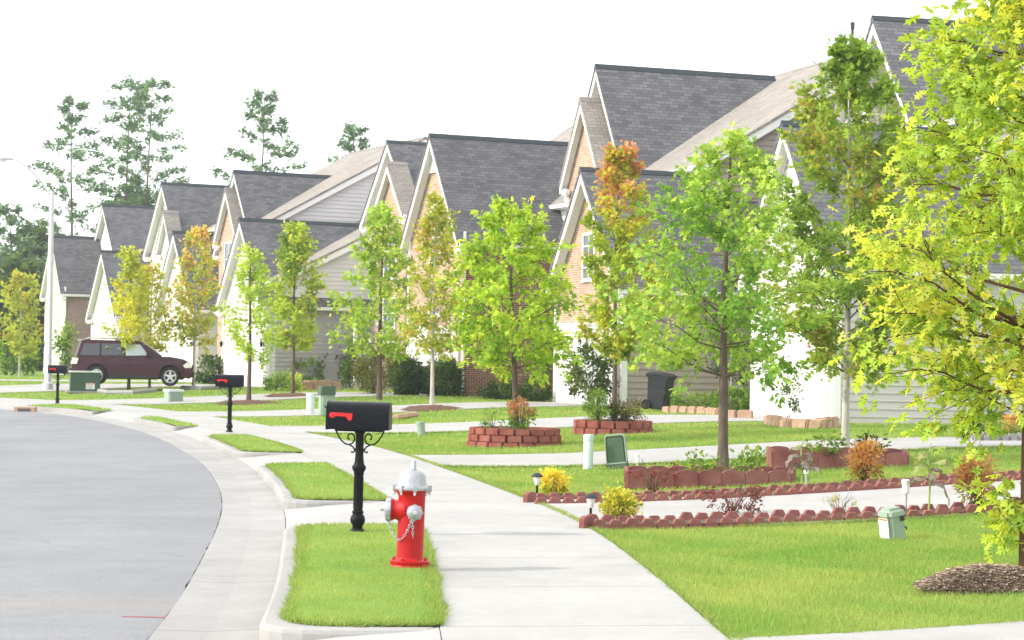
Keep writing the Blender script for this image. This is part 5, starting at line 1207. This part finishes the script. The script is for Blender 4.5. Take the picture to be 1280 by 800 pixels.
bush('shrub', 'dark reddish green shrub at the right in the low block planter', Vector((P3.x+.28,P3.y-.3,P3.z+.22)), .58, .45, 'needle', .08, 1300, (((.07,.09,.03),3),((.14,.10,.04),2)), 18)
# foundation plants
def hb(px, py, lab, wpx, toppy, leaf, size, n, pal, sd_, name='shrub', **kw):
    p = spot(px, py); return bush(name, lab, p, px2m(p.y, wpx), ptop(p, px, toppy), leaf, size, n, pal, sd_, **kw)
hb(738, 508, 'upright holly bush before the white garage door left of the trash bin', 62, 434, 'oval', .13, 2300, (((.06,.10,.035),3),((.10,.15,.05),3),((.18,.22,.10),1)), 21, stems=12, shell=.3)
hb(1008, 524, 'airy dark green bush in the stone bed by the white garage', 66, 468, 'oval', .085, 1100, DG, 22, stems=14, shell=.3)
hb(508, 494, 'clipped dark green shrub, left one of two before the white garage', 29, 449, 'needle', .15, 6500, DG, 23, zc=.5, shell=.75)
hb(555, 495, 'clipped dark green shrub, right one of two beside the red brick corner', 32, 453, 'needle', .15, 6500, DG, 24, zc=.5, shell=.75)
hb(467, 492, 'rounded olive green shrub left of the clipped dark shrubs', 46, 442, 'needle', .17, 2200, (((.12,.15,.04),3),((.20,.22,.05),2)), 25)
hb(625, 499, 'low dark hedge before the red brick wall, left part', 46, 480, 'oval', .11, 1400, DG, 26, dx=1.0)
hb(668, 502, 'low dark hedge before the red brick wall, right part', 44, 480, 'oval', .11, 1400, DG, 27)
hb(345, 488, 'small round shrub at the corner of the grey siding wall', 26, 468, 'oval', .13, 700, MG, 28)
hb(366, 488, 'small yellow green shrub beside the grey siding wall corner', 18, 469, 'oval', .13, 500, YG, 29)
hb(262, 480, 'green bush between the car and the middle mailbox tree', 34, 447, 'oval', .2, 900, DG, 30)
hb(385, 484, 'light green leafy bush behind the far low wall, left', 28, 450, 'oval', .18, 800, MG, 31)
hb(412, 484, 'dark airy bush behind the far low wall, middle', 42, 420, 'oval', .17, 1300, DG, 32, shell=.3)
hb(440, 486, 'dark bush behind the far low wall, right end', 30, 440, 'oval', .17, 900, DG, 33, shell=.3)
hb(865, 512, 'leafy green low hedge along the brown siding, left part', 66, 494, 'oval', .10, 1500, MG, 34, dx=1.1)
hb(918, 516, 'leafy green low hedge along the brown siding, right part', 50, 488, 'oval', .11, 1500, MG, 35)
for i in range(2):
    hb(1215+i*45, 548, ['grey green perennial clump in the right-hand flower bed, left one', 'dark perennial clump in the right-hand flower bed beside the pot'][i], 46, 528, 'oval', .06, 700, (DG, MG)[i % 2], 40+i)
for i, (px, w_, ty) in enumerate(((8, 26, 425), (34, 22, 432), (80, 20, 400))):
    p = at(px, 120, .3); bush('shrub', ['dull green shrub at the far left edge', 'dull green shrub below the far left young tree', 'thin climbing shrub against the beige brick wall'][i], p, px2m(120, w_), ptop(p, px, ty), 'oval', .25, 700, MG, 50+i, shell=.2)
# multi-stem crape myrtles
b = spot(684, 500); b.y += .6
tree('crape_myrtle', 'multi-stem small tree against the red brick wall behind the round planter tree', b, 4.4, [(1.0,.4),(1.8,.8),(2.8,1.0),(3.6,.8),(4.3,.2)], leaf='oval', size=.12, n=1500, pal=MG, tr=.035, limbs=26, elev=(50,75), seed=81)
b = spot(916, 514); b.y += .6
tree('crape_myrtle', 'small multi-branched tree by the brown siding behind the dark tree trunk', b, 4.3, [(.9,.4),(1.8,.8),(2.8,1.0),(3.6,.8),(4.2,.2)], leaf='oval', size=.11, n=1500, pal=DG, tr=.035, bark='bark_pale', limbs=26, elev=(50,75), seed=83)

# wilted sunflowers
def sunflower(px, py, hh, lab, seed, dark):
    rng = np.random.default_rng(seed); p = spot(px, py); r = empty('sunflower', p, 0, lab, 'plant', None)
    mb = MB(); st = [(0,0,0),(.01,0,hh*.4),(-.01,0,hh*.75),(.015,0,hh)]; mb.tube(st, [.013,.011,.009,.006], 7)
    M['stemg'] = M.get('stemg') or mat('green plant stem', (.28,.36,.10), .7); mb.build('stem', M['stemg'], r, smooth=True)
    M['wilt1'] = M.get('wilt1') or mat('wilted grey brown leaf', (.21,.185,.15), .9, var=.3, vscale=12, trans=.2); M['wilt2'] = M.get('wilt2') or mat('faded green leaf', (.25,.29,.10), .9, var=.3, vscale=10, trans=.3)
    for i in range(9):
        z = hh*(.42+.56*i/9); a = i*2.4+rng.uniform(-.5,.5); L = rng.uniform(.22,.34)*(1.15-.4*i/9); W_ = L*rng.uniform(.38,.55); vs = []; n = 7; out = .07+.06*rng.random(); drp = rng.uniform(.25,.75)
        for k in range(n+1):
            t = k/n; x = out*math.sin(min(1,t*2.2)*PI/2)+L*(1-drp)*.9*t; zz = .06*math.sin(t*2.6)-L*drp*t**1.6; w_ = W_*math.sin(PI*min(1, t*.93+.07))**.8*(1-.1*t)
            cr = .02*math.sin(k*2.1+seed)
            for s_ in (-1,0,1): vs.append((x+cr*abs(s_), s_*w_/2, zz-.25*w_*abs(s_)+.01*rng.normal()))
        mb = MB(); mb.tube([(0,0,0),(out*.6,0,.03),(out,0,.03)], .004, 4)
        b0 = len(mb.v); mb.add(vs, [(k*3+j, k*3+j+1, (k+1)*3+j+1, (k+1)*3+j) for k in range(n) for j in (0,1)])
        o = mb.build('leaf', M['wilt1' if (i < dark) else 'wilt2'], r, smooth=True); o.location = (0,0,z); o.rotation_euler = (0,0,a)
sunflower(1001, 612, .66, 'wilted sunflower with drooping grey brown leaves before the second planter', 3, 7)
sunflower(1160, 641, .78, 'taller fading sunflower with a pale stem under the oak branches', 8, 4)

# pines and far wood behind the roofs
PN = (((.11,.20,.10),3),((.17,.28,.145),3),((.24,.34,.18),1))
def pine(px, toppy, Y, prof, lab, seed, n=3700, limbs=36, sz=.34, tr=.17, elev=(-2,20)):
    p = at(px, Y, .4); H = ptop(p, px, toppy); pr = [(H*f, r_) for f, r_ in prof]
    return tree('pine_tree', lab, p, H, pr, leaf='tuft', size=sz, n=n, pal=PN, tr=tr, limbs=limbs, elev=elev, seed=seed, matl='needle', sub=6, twl=(.10,.26), sig=.5, flat=.5, droop=-.1, limbr=.22, wig=.25, flatten=.12, group='tall pines behind the roofs')
pine(86, 122, 172, [(.38,1.2),(.5,3.4),(.62,4.0),(.75,3.2),(.88,2.3),(1,.5)], 'tall pine behind the steel street lamp, leftmost of the tall pines', 101)
pine(155, 96, 180, [(.5,1.0),(.62,3.0),(.75,3.6),(.88,3.2),(1,1.0)], 'tall pine, left one of the close pair above the far roofs', 102)
pine(180, 94, 176, [(.42,.8),(.5,3.3),(.66,3.8),(.82,3.3),(.94,2.2),(1,.7)], 'tall pine, right one of the close pair above the far roofs', 103)
pine(320, 112, 160, [(.45,1.5),(.6,3.6),(.75,3.6),(.88,2.0),(1,.5)], 'open-crowned pine above the middle roofs, third from the left', 104, n=3600)
pine(435, 154, 165, [(.5,1.5),(.68,2.6),(.85,2.0),(1,.5)], 'smallest pine top showing above the tan roofs', 105, n=2400)
pine(10, 255, 165, [(.2,1.5),(.4,3.2),(.65,3.0),(.85,1.8),(1,.3)], 'shorter dense pine at the left edge of the picture', 106, n=3600)
for i, (px, ty, Y, rr, lab) in enumerate(((42, 288, 178, 3.6, 'dark green broadleaf tree behind the farthest beige brick house'), (26, 330, 150, 3.0, 'dark green tree behind the far left young tree'), (165, 236, 190, 3.2, 'low round tree between the trunks of the pine pair'), (-14, 320, 190, 4.0, 'dark tree behind the blue grey house'))):
    p = at(px, Y, .4); H = ptop(p, px, ty); tree('broadleaf_tree', lab, p, H, [(H*.15,rr*.6),(H*.4,rr),(H*.7,rr*.85),(H*.9,rr*.5),(H,.3)], leaf='tuft', size=.6, n=4200, pal=(((.05,.10,.045),3),((.08,.14,.05),3),((.12,.18,.06),1)), tr=.2, limbs=34, elev=(20,50), seed=120+i, sub=6, sig=.5, group='far wood behind the houses')

# summer haze
mb = MB(); mb.box(-420, 420, -30, 420, -2, 60); hzb = mb.build('haze', None); hzb.data.materials.clear()
m = bpy.data.materials.new('thin summer haze'); m.use_nodes = True; t = m.node_tree; t.nodes.clear(); o_ = t.nodes.new('ShaderNodeOutputMaterial'); v_ = t.nodes.new('ShaderNodeVolumePrincipled')
v_.inputs['Color'].default_value = (.93,.96,1,1); v_.inputs['Density'].default_value = .00045; v_.inputs['Anisotropy'].default_value = .3; t.links.new(v_.outputs[0], o_.inputs['Volume'])
hzb.data.materials.append(m); tag(hzb, kind='stuff'); hzb.display_type = 'WIRE'
grass()
